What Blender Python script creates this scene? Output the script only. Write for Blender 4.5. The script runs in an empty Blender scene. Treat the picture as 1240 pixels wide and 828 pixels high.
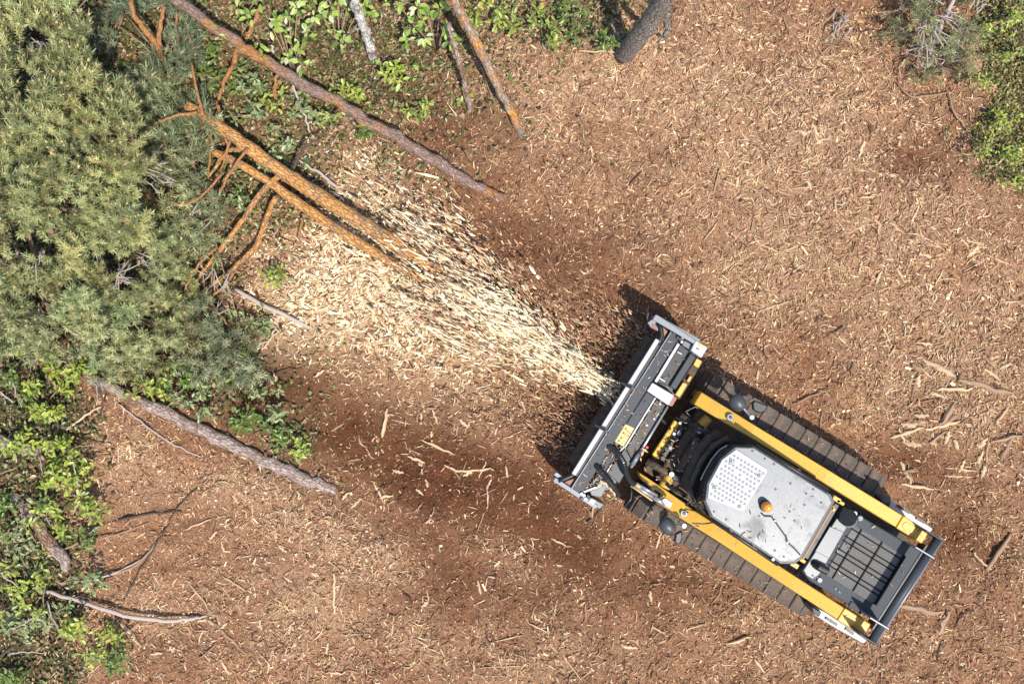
import bpy, bmesh, math, random
import numpy as np
from mathutils import Vector, Matrix, Quaternion

random.seed(7)
rng = np.random.default_rng(11)
C = bpy.context.scene.collection
sc = bpy.context.scene

# ------------------------------------------------------------------ camera, sky, sun, exposure
HCAM = 13.0                      # drone height in metres; 100 photo pixels = 1 m on the ground
cam_d = bpy.data.cameras.new("camera")
cam_d.sensor_width = 36.0
cam_d.lens = 36.0 * HCAM / 12.4
cam_d.clip_end = 1000.0
cam = bpy.data.objects.new("camera", cam_d)
cam.location = (0, 0, HCAM)
C.objects.link(cam)
sc.camera = cam

SUN_EL = math.radians(65)
SH = Vector((-0.53, 0.848, 0)).normalized()        # the way shadows fall on the ground
TO_SUN = Vector((-SH.x * math.cos(SUN_EL), -SH.y * math.cos(SUN_EL), math.sin(SUN_EL)))
world = bpy.data.worlds.new("World")
sc.world = world
world.use_nodes = True
wn = world.node_tree.nodes
wl = world.node_tree.links
bg = wn["Background"]
sky = wn.new("ShaderNodeTexSky")
sky.sky_type = 'NISHITA'
sky.sun_disc = False
sky.sun_elevation = SUN_EL
sky.sun_rotation = math.atan2(TO_SUN.x, TO_SUN.y)
wl.new(sky.outputs[0], bg.inputs[0])
bg.inputs[1].default_value = 0.15
sun_d = bpy.data.lights.new("sun", 'SUN')
sun_d.energy = 4.35
sun_d.angle = math.radians(0.53)
sun_d.color = (1.0, 0.95, 0.865)
sun = bpy.data.objects.new("sun", sun_d)
sun.rotation_euler = TO_SUN.to_track_quat('Z', 'Y').to_euler()
sun.location = (5, -9, 14)
C.objects.link(sun)
sc.view_settings.view_transform = 'Standard'
sc.view_settings.look = 'None'
sc.view_settings.exposure = 0.6
sc.view_settings.gamma = 1.0

# ------------------------------------------------------------------ helpers
def P(px, py, z=0.0):
    """Photo pixel and height above ground -> metres."""
    k = (1 - z / HCAM) / 100.0
    return Vector(((px - 620) * k, (414 - py) * k, z))

def PX(x, y):
    return x * 100 + 620, 414 - y * 100

def vhash(ix, iy, seed):
    h = (ix.astype(np.int64) * 374761393 + iy.astype(np.int64) * 668265263 + seed * 1442695041) & 0x7fffffff
    h = ((h ^ (h >> 13)) * 1274126177) & 0x7fffffff
    h = h ^ (h >> 16)
    return (h & 0xffff) / 65535.0

def vnoise(x, y, scale, seed):
    x = np.asarray(x, float) / scale
    y = np.asarray(y, float) / scale
    ix = np.floor(x); iy = np.floor(y)
    fx = x - ix; fy = y - iy
    fx = fx * fx * (3 - 2 * fx); fy = fy * fy * (3 - 2 * fy)
    a = vhash(ix, iy, seed); b = vhash(ix + 1, iy, seed)
    c = vhash(ix, iy + 1, seed); d = vhash(ix + 1, iy + 1, seed)
    return (a * (1 - fx) + b * fx) * (1 - fy) + (c * (1 - fx) + d * fx) * fy - 0.5

def blob(px, py, cx, cy, rx, ry, ang=0.0):
    c, s = math.cos(ang), math.sin(ang)
    dx = px - cx; dy = py - cy
    a = (dx * c + dy * s) / rx; b = (-dx * s + dy * c) / ry
    return np.exp(-(a * a + b * b))

AX = math.radians(31.1)          # machine axis in the picture

HOLES = [(1110, 190, 45, 35, .16), (1098, 560, 50, 30, .14), (1160, 655, 50, 35, .17), (1205, 670, 26, 45, .10),
         (450, 615, 60, 14, .07), (600, 690, 95, 14, .06), (860, 690, 70, 25, .08), (330, 492, 60, 12, .10),
         (420, 500, 110, 55, .08), (700, 540, 70, 40, .10), (790, 390, 35, 25, .08), (1050, 770, 60, 25, .07),
         (240, 480, 60, 10, .08), (190, 640, 80, 8, .08), (760, 770, 60, 30, .06), (560, 250, 60, 20, .05)]
HILLS = [(410, 650, 80, 22, .08), (950, 120, 140, 80, .06), (280, 570, 90, 30, .08), (560, 660, 80, 16, .05),
         (1170, 500, 70, 60, .07), (780, 60, 60, 60, .08), (430, 350, 120, 60, .07), (60, 600, 110, 150, .10)]

def gh(x, y):
    x = np.asarray(x, float); y = np.asarray(y, float)
    px, py = PX(x, y)
    z = vnoise(x, y, 1.4, 3) * .16 + vnoise(x, y, .5, 5) * .10 + vnoise(x + y * .3, y, .19, 8) * .06 + vnoise(x, y, .08, 9) * .034
    for (cx, cy, rx, ry, d) in HOLES:
        z = z - d * blob(px, py, cx, cy, rx, ry, AX)
    for (cx, cy, rx, ry, d) in HILLS:
        z = z + d * blob(px, py, cx, cy, rx, ry, AX)
    c, s = math.cos(AX), math.sin(AX)
    a = (px - 905) * c + (py - 590) * s; b = -(px - 905) * s + (py - 590) * c
    d = np.maximum(np.abs(a) / 150., np.abs(b) / 100.)
    m = np.clip((1.25 - d) / .35, 0, 1); m = m * m * (3 - 2 * m)
    far = np.clip((np.hypot(x, y) - 14) / 20, 0, 1)
    return z * (1 - m) * (1 - far) - .012 * m

def gz(x, y):
    return float(gh(np.array([x]), np.array([y]))[0])

def G(px, py, dz=0.0):
    """Point standing dz above the ground that shows at this photo pixel."""
    z = dz
    for _ in range(3):
        p = P(px, py, z)
        z = gz(p.x, p.y) + dz
    return P(px, py, z)

def tag(o, label=None, cat=None, group=None, kind=None):
    if label: o['label'] = label
    if cat: o['category'] = cat
    if group: o['group'] = group
    if kind: o['kind'] = kind
    return o

def empty(name, loc, label=None, cat=None, group=None, rz=0.0):
    o = bpy.data.objects.new(name, None)
    o.empty_display_size = .2
    o.location = loc
    o.rotation_euler = (0, 0, rz)
    C.objects.link(o)
    return tag(o, label, cat, group)

def np_mesh(name, verts, faces_tri=None, faces_quad=None, cols=None, smooth=False):
    """Fast mesh from arrays, optional per-face colours."""
    me = bpy.data.meshes.new(name)
    verts = np.asarray(verts, np.float32)
    nt = 0 if faces_tri is None else len(faces_tri)
    nq = 0 if faces_quad is None else len(faces_quad)
    me.vertices.add(len(verts))
    me.vertices.foreach_set("co", verts.ravel())
    idx = []
    if nt: idx.append(np.asarray(faces_tri, np.int32).ravel())
    if nq: idx.append(np.asarray(faces_quad, np.int32).ravel())
    idx = np.concatenate(idx)
    me.loops.add(len(idx))
    me.loops.foreach_set("vertex_index", idx)
    ls = np.concatenate([np.arange(nt, dtype=np.int32) * 3, nt * 3 + np.arange(nq, dtype=np.int32) * 4])
    me.polygons.add(nt + nq)
    me.polygons.foreach_set("loop_start", ls)
    me.polygons.foreach_set("use_smooth", np.full(nt + nq, smooth, bool))
    me.update(calc_edges=True)
    if cols is not None:
        at = me.attributes.new("col", 'FLOAT_COLOR', 'FACE')
        c4 = np.ones((nt + nq, 4), np.float32); c4[:, :3] = cols
        at.data.foreach_set("color", c4.ravel())
    return me

def link(name, me, mat, parent=None):
    o = bpy.data.objects.new(name, me)
    if mat is not None and len(me.materials) == 0:
        me.materials.append(mat)
    C.objects.link(o)
    if parent is not None: o.parent = parent
    return o

class MB:
    """Collects shapes; builds them as ONE mesh."""
    def __init__(s): s.v = []; s.f = []
    def add(s, vs, fs):
        n = len(s.v); s.v += [Vector(v) for v in vs]; s.f += [tuple(i + n for i in f) for f in fs]; return s
    def prism(s, top, bot):
        n = len(top)
        fs = [tuple(range(n)), tuple(range(2 * n - 1, n - 1, -1))]
        fs += [(i, i + n, (i + 1) % n + n, (i + 1) % n) for i in range(n)]
        return s.add(list(top) + list(bot), fs)
    def slab(s, poly, zt, zb):
        """Real vertical slab whose top outline shows at these photo pixels."""
        t = [P(a[0], a[1], a[2] if len(a) > 2 else zt) for a in poly]
        b = [Vector((p.x, p.y, zb)) for p in t]
        return s.prism(t, b)
    def beam(s, p0, p1, w, h, up=Vector((0, 0, 1))):
        """Box whose TOP centre line runs p0->p1."""
        p0 = Vector(p0); p1 = Vector(p1)
        d = (p1 - p0).normalized()
        side = up.cross(d).normalized() * (w / 2)
        dn = d.cross(side).normalized() * h * -1
        if dn.z > 0: dn = -dn
        t = [p0 + side, p1 + side, p1 - side, p0 - side]
        return s.prism(t, [q + dn for q in t])
    def loft(s, secs):
        """secs: list of (top centre, width, height); box section swept along."""
        n = len(secs); vs = []
        for i, (c, w, h) in enumerate(secs):
            a = Vector(secs[max(0, i - 1)][0]); b = Vector(secs[min(n - 1, i + 1)][0])
            d = (b - a); d.z = 0; d.normalize()
            side = Vector((-d.y, d.x, 0)) * (w / 2); c = Vector(c)
            vs += [c + side, c - side, c - side - Vector((0, 0, h)), c + side - Vector((0, 0, h))]
        fs = [(0, 1, 2, 3), tuple(4 * (n - 1) + i for i in (3, 2, 1, 0))]
        for i in range(n - 1):
            for k in range(4):
                fs.append((4 * i + k, 4 * i + 4 + k, 4 * i + 4 + (k + 1) % 4, 4 * i + (k + 1) % 4))
        return s.add(vs, fs)
    def tube(s, path, radii, n=8, cap=True, jit=0.0):
        path = [Vector(p) for p in path]
        if not hasattr(radii, '__len__'): radii = [radii] * len(path)
        up = None; vs = []
        for i, p in enumerate(path):
            d = (path[min(i + 1, len(path) - 1)] - path[max(i - 1, 0)]).normalized()
            if up is None:
                up = Vector((0, 0, 1)) if abs(d.z) < .9 else Vector((1, 0, 0))
            a = (up - d * up.dot(d)).normalized(); b = d.cross(a); up = a
            for k in range(n):
                t = 2 * math.pi * k / n
                r = radii[i] * (1 + (random.uniform(-jit, jit) if jit else 0))
                vs.append(p + a * math.cos(t) * r + b * math.sin(t) * r)
        fs = []
        for i in range(len(path) - 1):
            for k in range(n):
                fs.append((i * n + k, i * n + (k + 1) % n, (i + 1) * n + (k + 1) % n, (i + 1) * n + k))
        if cap:
            fs.append(tuple(range(n - 1, -1, -1))); fs.append(tuple((len(path) - 1) * n + k for k in range(n)))
        return s.add(vs, fs)
    def disc(s, c, r, h, n=16, axis=Vector((0, 0, 1))):
        c = Vector(c)
        return s.tube([c, c + axis * h], r, n)
    def build(s, name, mat, parent=None, inv=None, bevel=0.0, smooth=False, seg=1):
        me = bpy.data.meshes.new(name)
        vs = [inv @ v for v in s.v] if inv is not None else s.v
        me.from_pydata([tuple(v) for v in vs], [], s.f)
        bm = bmesh.new(); bm.from_mesh(me)
        bmesh.ops.recalc_face_normals(bm, faces=bm.faces)
        bm.to_mesh(me); bm.free()
        if smooth:
            me.polygons.foreach_set("use_smooth", [True] * len(me.polygons))
        o = link(name, me, mat, parent)
        if bevel:
            m = o.modifiers.new("bevel", 'BEVEL'); m.width = bevel; m.segments = seg
            m.limit_method = 'ANGLE'; m.angle_limit = math.radians(40)
        return o

# ------------------------------------------------------------------ materials
def new_mat(name):
    m = bpy.data.materials.new(name); m.use_nodes = True
    nt = m.node_tree
    return m, nt, nt.nodes, nt.links, nt.nodes["Principled BSDF"]

def node_noise(nt, co, scale, detail=4, rough=.6):
    n = nt.nodes.new("ShaderNodeTexNoise")
    n.inputs["Scale"].default_value = scale; n.inputs["Detail"].default_value = detail
    n.inputs["Roughness"].default_value = rough
    if co is not None: nt.links.new(co, n.inputs["Vector"])
    return n

def node_ramp(nt, fac, stops):
    r = nt.nodes.new("ShaderNodeValToRGB")
    el = r.color_ramp.elements
    while len(el) < len(stops): el.new(.5)
    for e, (p, c) in zip(el, stops):
        e.position = p; e.color = (*c, 1) if len(c) == 3 else c
    nt.links.new(fac, r.inputs[0])
    return r

def node_mix(nt, fac, a, b, mode='MIX'):
    n = nt.nodes.new("ShaderNodeMix"); n.data_type = 'RGBA'; n.blend_type = mode
    for sock, v in ((n.inputs["Factor"], fac), (n.inputs["A"], a), (n.inputs["B"], b)):
        if isinstance(v, (int, float)): sock.default_value = v
        elif isinstance(v, tuple): sock.default_value = (*v, 1)
        else: nt.links.new(v, sock)
    return n.outputs["Result"]

def attr_mat(name, rough=.75, noise=0.0, nscale=40., trans=0.0, spec=.3):
    """Own colour of every piece from its face attribute."""
    m, nt, N, L, b = new_mat(name)
    a = N.new("ShaderNodeAttribute"); a.attribute_name = "col"
    col = a.outputs["Color"]
    if noise:
        tc = N.new("ShaderNodeTexCoord")
        n = node_noise(nt, tc.outputs["Object"], nscale, 3)
        r = node_ramp(nt, n.outputs["Fac"], [(.3, (1 - noise,) * 3), (.7, (1 + noise * .5,) * 3)])
        col = node_mix(nt, 1.0, col, r.outputs[0], 'MULTIPLY')
    L.new(col, b.inputs["Base Color"])
    b.inputs["Roughness"].default_value = rough
    b.inputs["Specular IOR Level"].default_value = spec
    if trans:
        t = N.new("ShaderNodeBsdfTranslucent"); L.new(col, t.inputs["Color"])
        mx = N.new("ShaderNodeMixShader"); mx.inputs[0].default_value = trans
        L.new(b.outputs[0], mx.inputs[1]); L.new(t.outputs[0], mx.inputs[2])
        L.new(mx.outputs[0], N["Material Output"].inputs[0])
    return m

def paint(name, col, rough=.45, metal=0.0, dirt=(.2, .125, .075), amount=.3, scale=7., bump=.0, coat=0.0, spec=.5, fine=.12):
    m, nt, N, L, b = new_mat(name)
    tc = N.new("ShaderNodeTexCoord"); co = tc.outputs["Object"]
    n1 = node_noise(nt, co, scale, 7, .65)
    lo = .72 - amount * .5
    r1 = node_ramp(nt, n1.outputs["Fac"], [(lo, (0, 0, 0)), (min(lo + .22, 1), (1, 1, 1))])
    n2 = node_noise(nt, co, scale * 9, 5, .7)
    r2 = node_ramp(nt, n2.outputs["Fac"], [(.3, (1 - fine,) * 3), (.7, (1 + fine,) * 3)])
    base = node_mix(nt, 1.0, col, r2.outputs[0], 'MULTIPLY')
    ml = N.new("ShaderNodeMath"); ml.operation = 'MULTIPLY'; ml.inputs[1].default_value = .75
    L.new(r1.outputs[0], ml.inputs[0])
    base = node_mix(nt, ml.outputs[0], base, dirt)
    L.new(base, b.inputs["Base Color"])
    mr = N.new("ShaderNodeMapRange"); mr.inputs[3].default_value = rough; mr.inputs[4].default_value = .85
    L.new(ml.outputs[0], mr.inputs[0]); L.new(mr.outputs[0], b.inputs["Roughness"])
    b.inputs["Metallic"].default_value = metal
    b.inputs["Coat Weight"].default_value = coat
    b.inputs["Specular IOR Level"].default_value = spec
    if bump:
        bp = N.new("ShaderNodeBump"); bp.inputs["Strength"].default_value = bump; bp.inputs["Distance"].default_value = .01
        L.new(n2.outputs["Fac"], bp.inputs["Height"]); L.new(bp.outputs[0], b.inputs["Normal"])
    return m

def bark(name, stops, patch=None, scale=6., stretch=.42, bump=.9, patch_scale=2.):
    """Bark with grain along the log (object X runs along it)."""
    m, nt, N, L, b = new_mat(name)
    tc = N.new("ShaderNodeTexCoord")
    mp = N.new("ShaderNodeMapping"); mp.inputs["Scale"].default_value = (stretch, 1, 1)
    L.new(tc.outputs["Object"], mp.inputs[0])
    n1 = node_noise(nt, mp.outputs[0], scale * 4, 8, .7)
    r = node_ramp(nt, n1.outputs["Fac"], stops)
    col = r.outputs[0]
    n3 = node_noise(nt, tc.outputs["Object"], patch_scale, 5, .7)
    if patch:
        rp = node_ramp(nt, n3.outputs["Fac"], [(.5, (0, 0, 0)), (.6, (1, 1, 1))])
        n4 = node_noise(nt, mp.outputs[0], scale * 6, 4)
        rc = node_ramp(nt, n4.outputs["Fac"], [(.3, tuple(c * .6 for c in patch)), (.7, patch)])
        col = node_mix(nt, rp.outputs[0], col, rc.outputs[0])
    v = N.new("ShaderNodeTexVoronoi"); v.feature = 'DISTANCE_TO_EDGE'; v.inputs["Scale"].default_value = scale * 5
    L.new(mp.outputs[0], v.inputs["Vector"])
    rv = node_ramp(nt, v.outputs[0], [(0.0, (.45,) * 3), (.12, (1, 1, 1))])
    col = node_mix(nt, .8, col, rv.outputs[0], 'MULTIPLY')
    L.new(col, b.inputs["Base Color"])
    b.inputs["Roughness"].default_value = .85; b.inputs["Specular IOR Level"].default_value = .2
    ad = N.new("ShaderNodeMath"); ad.operation = 'ADD'
    L.new(n1.outputs["Fac"], ad.inputs[0]); L.new(rv.outputs[0], ad.inputs[1])
    bp = N.new("ShaderNodeBump"); bp.inputs["Strength"].default_value = bump; bp.inputs["Distance"].default_value = .012
    L.new(ad.outputs[0], bp.inputs["Height"]); L.new(bp.outputs[0], b.inputs["Normal"])
    return m

M = {}
M['yellow'] = paint("yellow_paint", (.57, .325, .042), .42, amount=.34, scale=4.2, dirt=(.33, .19, .075), coat=.15)
M['yellow_dirty'] = paint("dirty_yellow_paint", (.62, .36, .03), .5, amount=.5, scale=8, dirt=(.14, .085, .045))
M['slate'] = paint("slate_paint", (.034, .040, .047), .5, amount=.2, scale=6, dirt=(.13, .095, .07), spec=.3)
M['dark_slate'] = paint("dark_slate_paint", (.026, .03, .036), .45, amount=.25, scale=6, dirt=(.16, .11, .075))
M['black'] = paint("black_paint", (.012, .012, .013), .45, amount=.28, scale=9, dirt=(.09, .058, .036))
M['muddy'] = paint("muddy_black_steel", (.02, .018, .016), .6, amount=.75, scale=11, dirt=(.12, .075, .042), bump=.5)
M['rubber'] = paint("track_rubber", (.085, .07, .06), .85, amount=.66, scale=11, dirt=(.155, .112, .084), bump=.6, spec=.2)
M['hose'] = paint("hose_rubber", (.014, .014, .015), .35, amount=.12, scale=14, dirt=(.12, .09, .06))
M['roof'] = paint("pale_grey_roof_paint", (.135, .14, .147), .38, .2, amount=.42, scale=4, dirt=(.20, .197, .19), fine=.16, spec=.35)
M['roof_white'] = paint("white_roof_panel", (.36, .364, .37), .4, amount=.15, scale=8, dirt=(.27, .262, .25), fine=.04)
M['roof_pad'] = paint("grey_grip_pad", (.21, .21, .215), .6, amount=.4, scale=14, dirt=(.32, .32, .32))
M['lightgrey'] = paint("light_grey_panel", (.125, .134, .145), .38, amount=.15, scale=7, dirt=(.25, .23, .21))
M['steel'] = paint("worn_steel", (.35, .35, .35), .32, .55, amount=.16, scale=9, dirt=(.25, .2, .15))
M['galv'] = paint("scuffed_grey_steel", (.17, .18, .195), .4, .25, amount=.22, scale=9, dirt=(.28, .2, .15))
M['white'] = paint("white_plate", (.40, .40, .395), .4, amount=.2, scale=10, dirt=(.45, .4, .34))
M['sticker'] = paint("yellow_sticker", (.50, .34, .12), .45, amount=.15, scale=12, dirt=(.4, .28, .13))
M['rust'] = paint("rusty_plate", (.30, .12, .085), .7, amount=.45, scale=16, dirt=(.36, .26, .22), bump=.4)
M['hood'] = paint("hood_slate_paint", (.046, .053, .060), .6, amount=.25, scale=6, dirt=(.09, .07, .055), spec=.2)
M['mesh'] = paint("grille_screen", (.105, .101, .095), .8, amount=.6, scale=90, dirt=(.16, .152, .14), spec=.15, fine=.3)
M['grille_pale'] = paint("pale_grille_strip", (.15, .147, .14), .8, amount=.4, scale=30, dirt=(.11, .105, .1), spec=.15)
M['flat_black'] = paint("flat_black_paint", (.008, .008, .009), .85, amount=.2, scale=9, dirt=(.03, .022, .016), spec=.05)
M['orange'] = paint("orange_lens", (.85, .27, .03), .12, amount=.03, scale=9, coat=.6)
M['glass'] = paint("dark_cab_glass", (.012, .014, .016), .07, amount=.35, scale=7, dirt=(.06, .045, .03))
M['mirror'] = paint("grey_mirror_shell", (.045, .048, .054), .45, amount=.2, scale=12, dirt=(.2, .16, .12))
M['mud'] = paint("caked_mud", (.15, .085, .05), .95, amount=.5, scale=14, dirt=(.25, .15, .085), bump=1.0, spec=.1)
M['chip'] = attr_mat("wood_chip_fibre", .8, .18, 60., spec=.2)
M['needle'] = attr_mat("pine_needles", .5, 0, trans=.3, spec=.4)
M['leaf'] = attr_mat("green_leaf", .38, .15, 30., trans=.3, spec=.5)
M['splinter'] = None
M['bark_brown'] = bark("log_bark", [(.28, (.10, .062, .045)), (.5, (.22, .145, .115)), (.75, (.36, .26, .22))], patch=(.40, .19, .075), patch_scale=1.3)
M['bark_pine'] = bark("orange_pine_bark", [(.28, (.24, .105, .035)), (.5, (.52, .255, .085)), (.75, (.66, .40, .18))], patch=(.36, .22, .12), patch_scale=5., bump=1.2)
M['bark_grey'] = bark("grey_brown_bark", [(.28, (.13, .092, .072)), (.5, (.34, .255, .215)), (.75, (.56, .46, .41))], patch=(.27, .16, .10), patch_scale=2.6, bump=1.2)
M['bark_aspen'] = bark("dark_furrowed_bark", [(.3, (.12, .095, .078)), (.5, (.29, .24, .20)), (.75, (.48, .42, .37))], scale=8, bump=1.5)
M['bark_lichen'] = bark("lichened_bark", [(.28, (.13, .09, .07)), (.5, (.28, .2, .15)), (.75, (.42, .34, .28))], patch=(.62, .28, .07), patch_scale=4.)
M['bark_birch'] = bark("pale_birch_bark", [(.3, (.16, .14, .12)), (.45, (.50, .46, .41)), (.7, (.74, .71, .66))], patch=(.24, .2, .17), patch_scale=9.)
M['twig'] = paint("twig_bark", (.26, .17, .11), .85, amount=.3, scale=16, dirt=(.12, .08, .055), spec=.2)
M['twig_dark'] = paint("dark_twig_bark", (.07, .05, .04), .85, amount=.3, scale=16, dirt=(.16, .11, .08), spec=.2)
M['twig_dead'] = paint("grey_dead_twig", (.36, .30, .26), .85, amount=.3, scale=16, dirt=(.25, .19, .15), spec=.2)
M['twig_orange'] = bark("orange_branch_bark", [(.3, (.22, .095, .04)), (.5, (.40, .19, .075)), (.75, (.52, .29, .14))], scale=12)
M['wood'] = paint("split_pale_wood", (.50, .36, .215), .75, amount=.35, scale=20, dirt=(.34, .21, .12), spec=.2, bump=.3)
M['wood_brown'] = paint("weathered_wood", (.30, .195, .125), .85, amount=.4, scale=12, dirt=(.24, .15, .095), spec=.2, bump=.5)

# ------------------------------------------------------------------ what lies where on the ground (litter colours, with some light and shade put in)
def f_fresh_bright(px, py):       # freshly cut pale chips, plus paling under the spray that brightens its shadows
    f = (.95 * blob(px, py, 420, 345, 95, 60, .5) + .8 * blob(px, py, 350, 385, 50, 45) + .85 * blob(px, py, 470, 300, 90, 45, .7)
         + .85 * blob(px, py, 540, 390, 75, 42, .5) + .8 * blob(px, py, 655, 425, 80, 24, .55) + .6 * blob(px, py, 592, 378, 50, 26, .5) + .25 * blob(px, py, 500, 430, 80, 30, .3)
         + .15 * blob(px, py, 560, 480, 80, 30) + .4 * blob(px, py, 450, 215, 70, 40, .6))
    return np.clip(f, 0, 1)

def f_straw(px, py):       # dry tan fibre
    f = (.9 * blob(px, py, 830, 90, 130, 90) + .7 * blob(px, py, 1000, 220, 200, 110) + .6 * blob(px, py, 650, 90, 90, 60)
         + .8 * blob(px, py, 1150, 440, 130, 110) + .75 * blob(px, py, 290, 590, 90, 40, .5) + .7 * blob(px, py, 330, 740, 150, 70)
         + .6 * blob(px, py, 420, 660, 80, 22, .5) + .55 * blob(px, py, 620, 790, 130, 40) + .6 * blob(px, py, 160, 530, 60, 60)
         + .5 * blob(px, py, 960, 790, 140, 40) + .45 * blob(px, py, 960, 360, 130, 70) + .45 * blob(px, py, 130, 760, 80, 50)
         + .6 * blob(px, py, 600, 655, 90, 20, .5))
    x = (px - 620) / 100; y = (414 - py) / 100
    return np.clip(f * (1 + 1.2 * vnoise(x, y, .6, 21)) + .16 + .5 * vnoise(x, y, .9, 22) + .7 * vnoise(x, y, .28, 23) * (.4 + f), 0, 1)

def f_moist_shade(px, py):       # dark damp soil, plus painted shade before the head and above the spray
    f = (.6 * blob(px, py, 500, 575, 190, 62, .5) + .7 * blob(px, py, 410, 525, 110, 55, .3) + .7 * blob(px, py, 340, 460, 50, 40) + .8 * blob(px, py, 600, 590, 120, 50, .5)
         + .9 * blob(px, py, 700, 530, 60, 50) + .7 * blob(px, py, 620, 290, 70, 40, .4) + .9 * blob(px, py, 1110, 190, 50, 35)
         + .8 * blob(px, py, 1098, 560, 55, 30) + .9 * blob(px, py, 1165, 655, 60, 35) + .7 * blob(px, py, 740, 320, 80, 60)
         + .7 * blob(px, py, 740, 690, 130, 55, .5) + .5 * blob(px, py, 560, 720, 120, 40, .3) + .6 * blob(px, py, 830, 400, 70, 50)
         + .6 * blob(px, py, 560, 160, 80, 50) + .5 * blob(px, py, 1000, 720, 80, 40))
    x = (px - 620) / 100; y = (414 - py) / 100
    return np.clip(f * (1 + .7 * vnoise(x, y, .45, 31)), 0, 1)

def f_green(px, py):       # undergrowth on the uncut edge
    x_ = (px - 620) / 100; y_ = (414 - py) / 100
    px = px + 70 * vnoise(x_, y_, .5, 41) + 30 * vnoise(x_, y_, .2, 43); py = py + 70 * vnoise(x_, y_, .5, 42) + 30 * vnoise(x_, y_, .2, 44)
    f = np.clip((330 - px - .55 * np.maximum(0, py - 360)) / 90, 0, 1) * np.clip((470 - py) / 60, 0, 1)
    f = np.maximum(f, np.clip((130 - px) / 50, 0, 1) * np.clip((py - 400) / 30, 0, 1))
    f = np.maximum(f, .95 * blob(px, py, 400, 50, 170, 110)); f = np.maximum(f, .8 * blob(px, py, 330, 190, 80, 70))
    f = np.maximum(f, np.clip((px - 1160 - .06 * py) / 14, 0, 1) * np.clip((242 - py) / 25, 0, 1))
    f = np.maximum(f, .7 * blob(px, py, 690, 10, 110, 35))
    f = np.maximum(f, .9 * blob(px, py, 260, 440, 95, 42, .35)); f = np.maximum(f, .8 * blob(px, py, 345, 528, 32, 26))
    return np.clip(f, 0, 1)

# ------------------------------------------------------------------ ground
def axis_coords(inner, step, outer):
    a = list(np.arange(-inner, inner + 1e-6, step)); s = step; x = inner
    ext = []
    while x < outer:
        s *= 1.35; x += s; ext.append(x)
    return np.array([-e for e in reversed(ext)] + a + ext)

gx = axis_coords(7.2, .03, 320.); gy = axis_coords(5.1, .03, 320.)
XX, YY = np.meshgrid(gx, gy)
xf, yf = XX.ravel(), YY.ravel()
zf = gh(xf, yf)
nx, ny = len(gx), len(gy)
ii = (np.arange(ny - 1)[:, None] * nx + np.arange(nx - 1)[None, :]).ravel()
quads = np.stack([ii, ii + 1, ii + nx + 1, ii + nx], 1)
gm = np_mesh("ground", np.stack([xf, yf, zf], 1), None, quads, smooth=True)
px_, py_ = PX(xf, yf)
near = np.hypot(xf, yf) < 1e4
at = gm.attributes.new("litter", 'FLOAT_COLOR', 'POINT')
lit = np.zeros((len(xf), 4), np.float32); lit[:, 3] = np.where(near, f_straw(px_, py_), .3)
lit[:, 0] = np.where(near, f_fresh_bright(px_, py_), 0); lit[:, 1] = np.where(near, f_moist_shade(px_, py_), .2); lit[:, 2] = np.where(near, f_green(px_, py_), .2)
at.data.foreach_set("color", lit.ravel())

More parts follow.
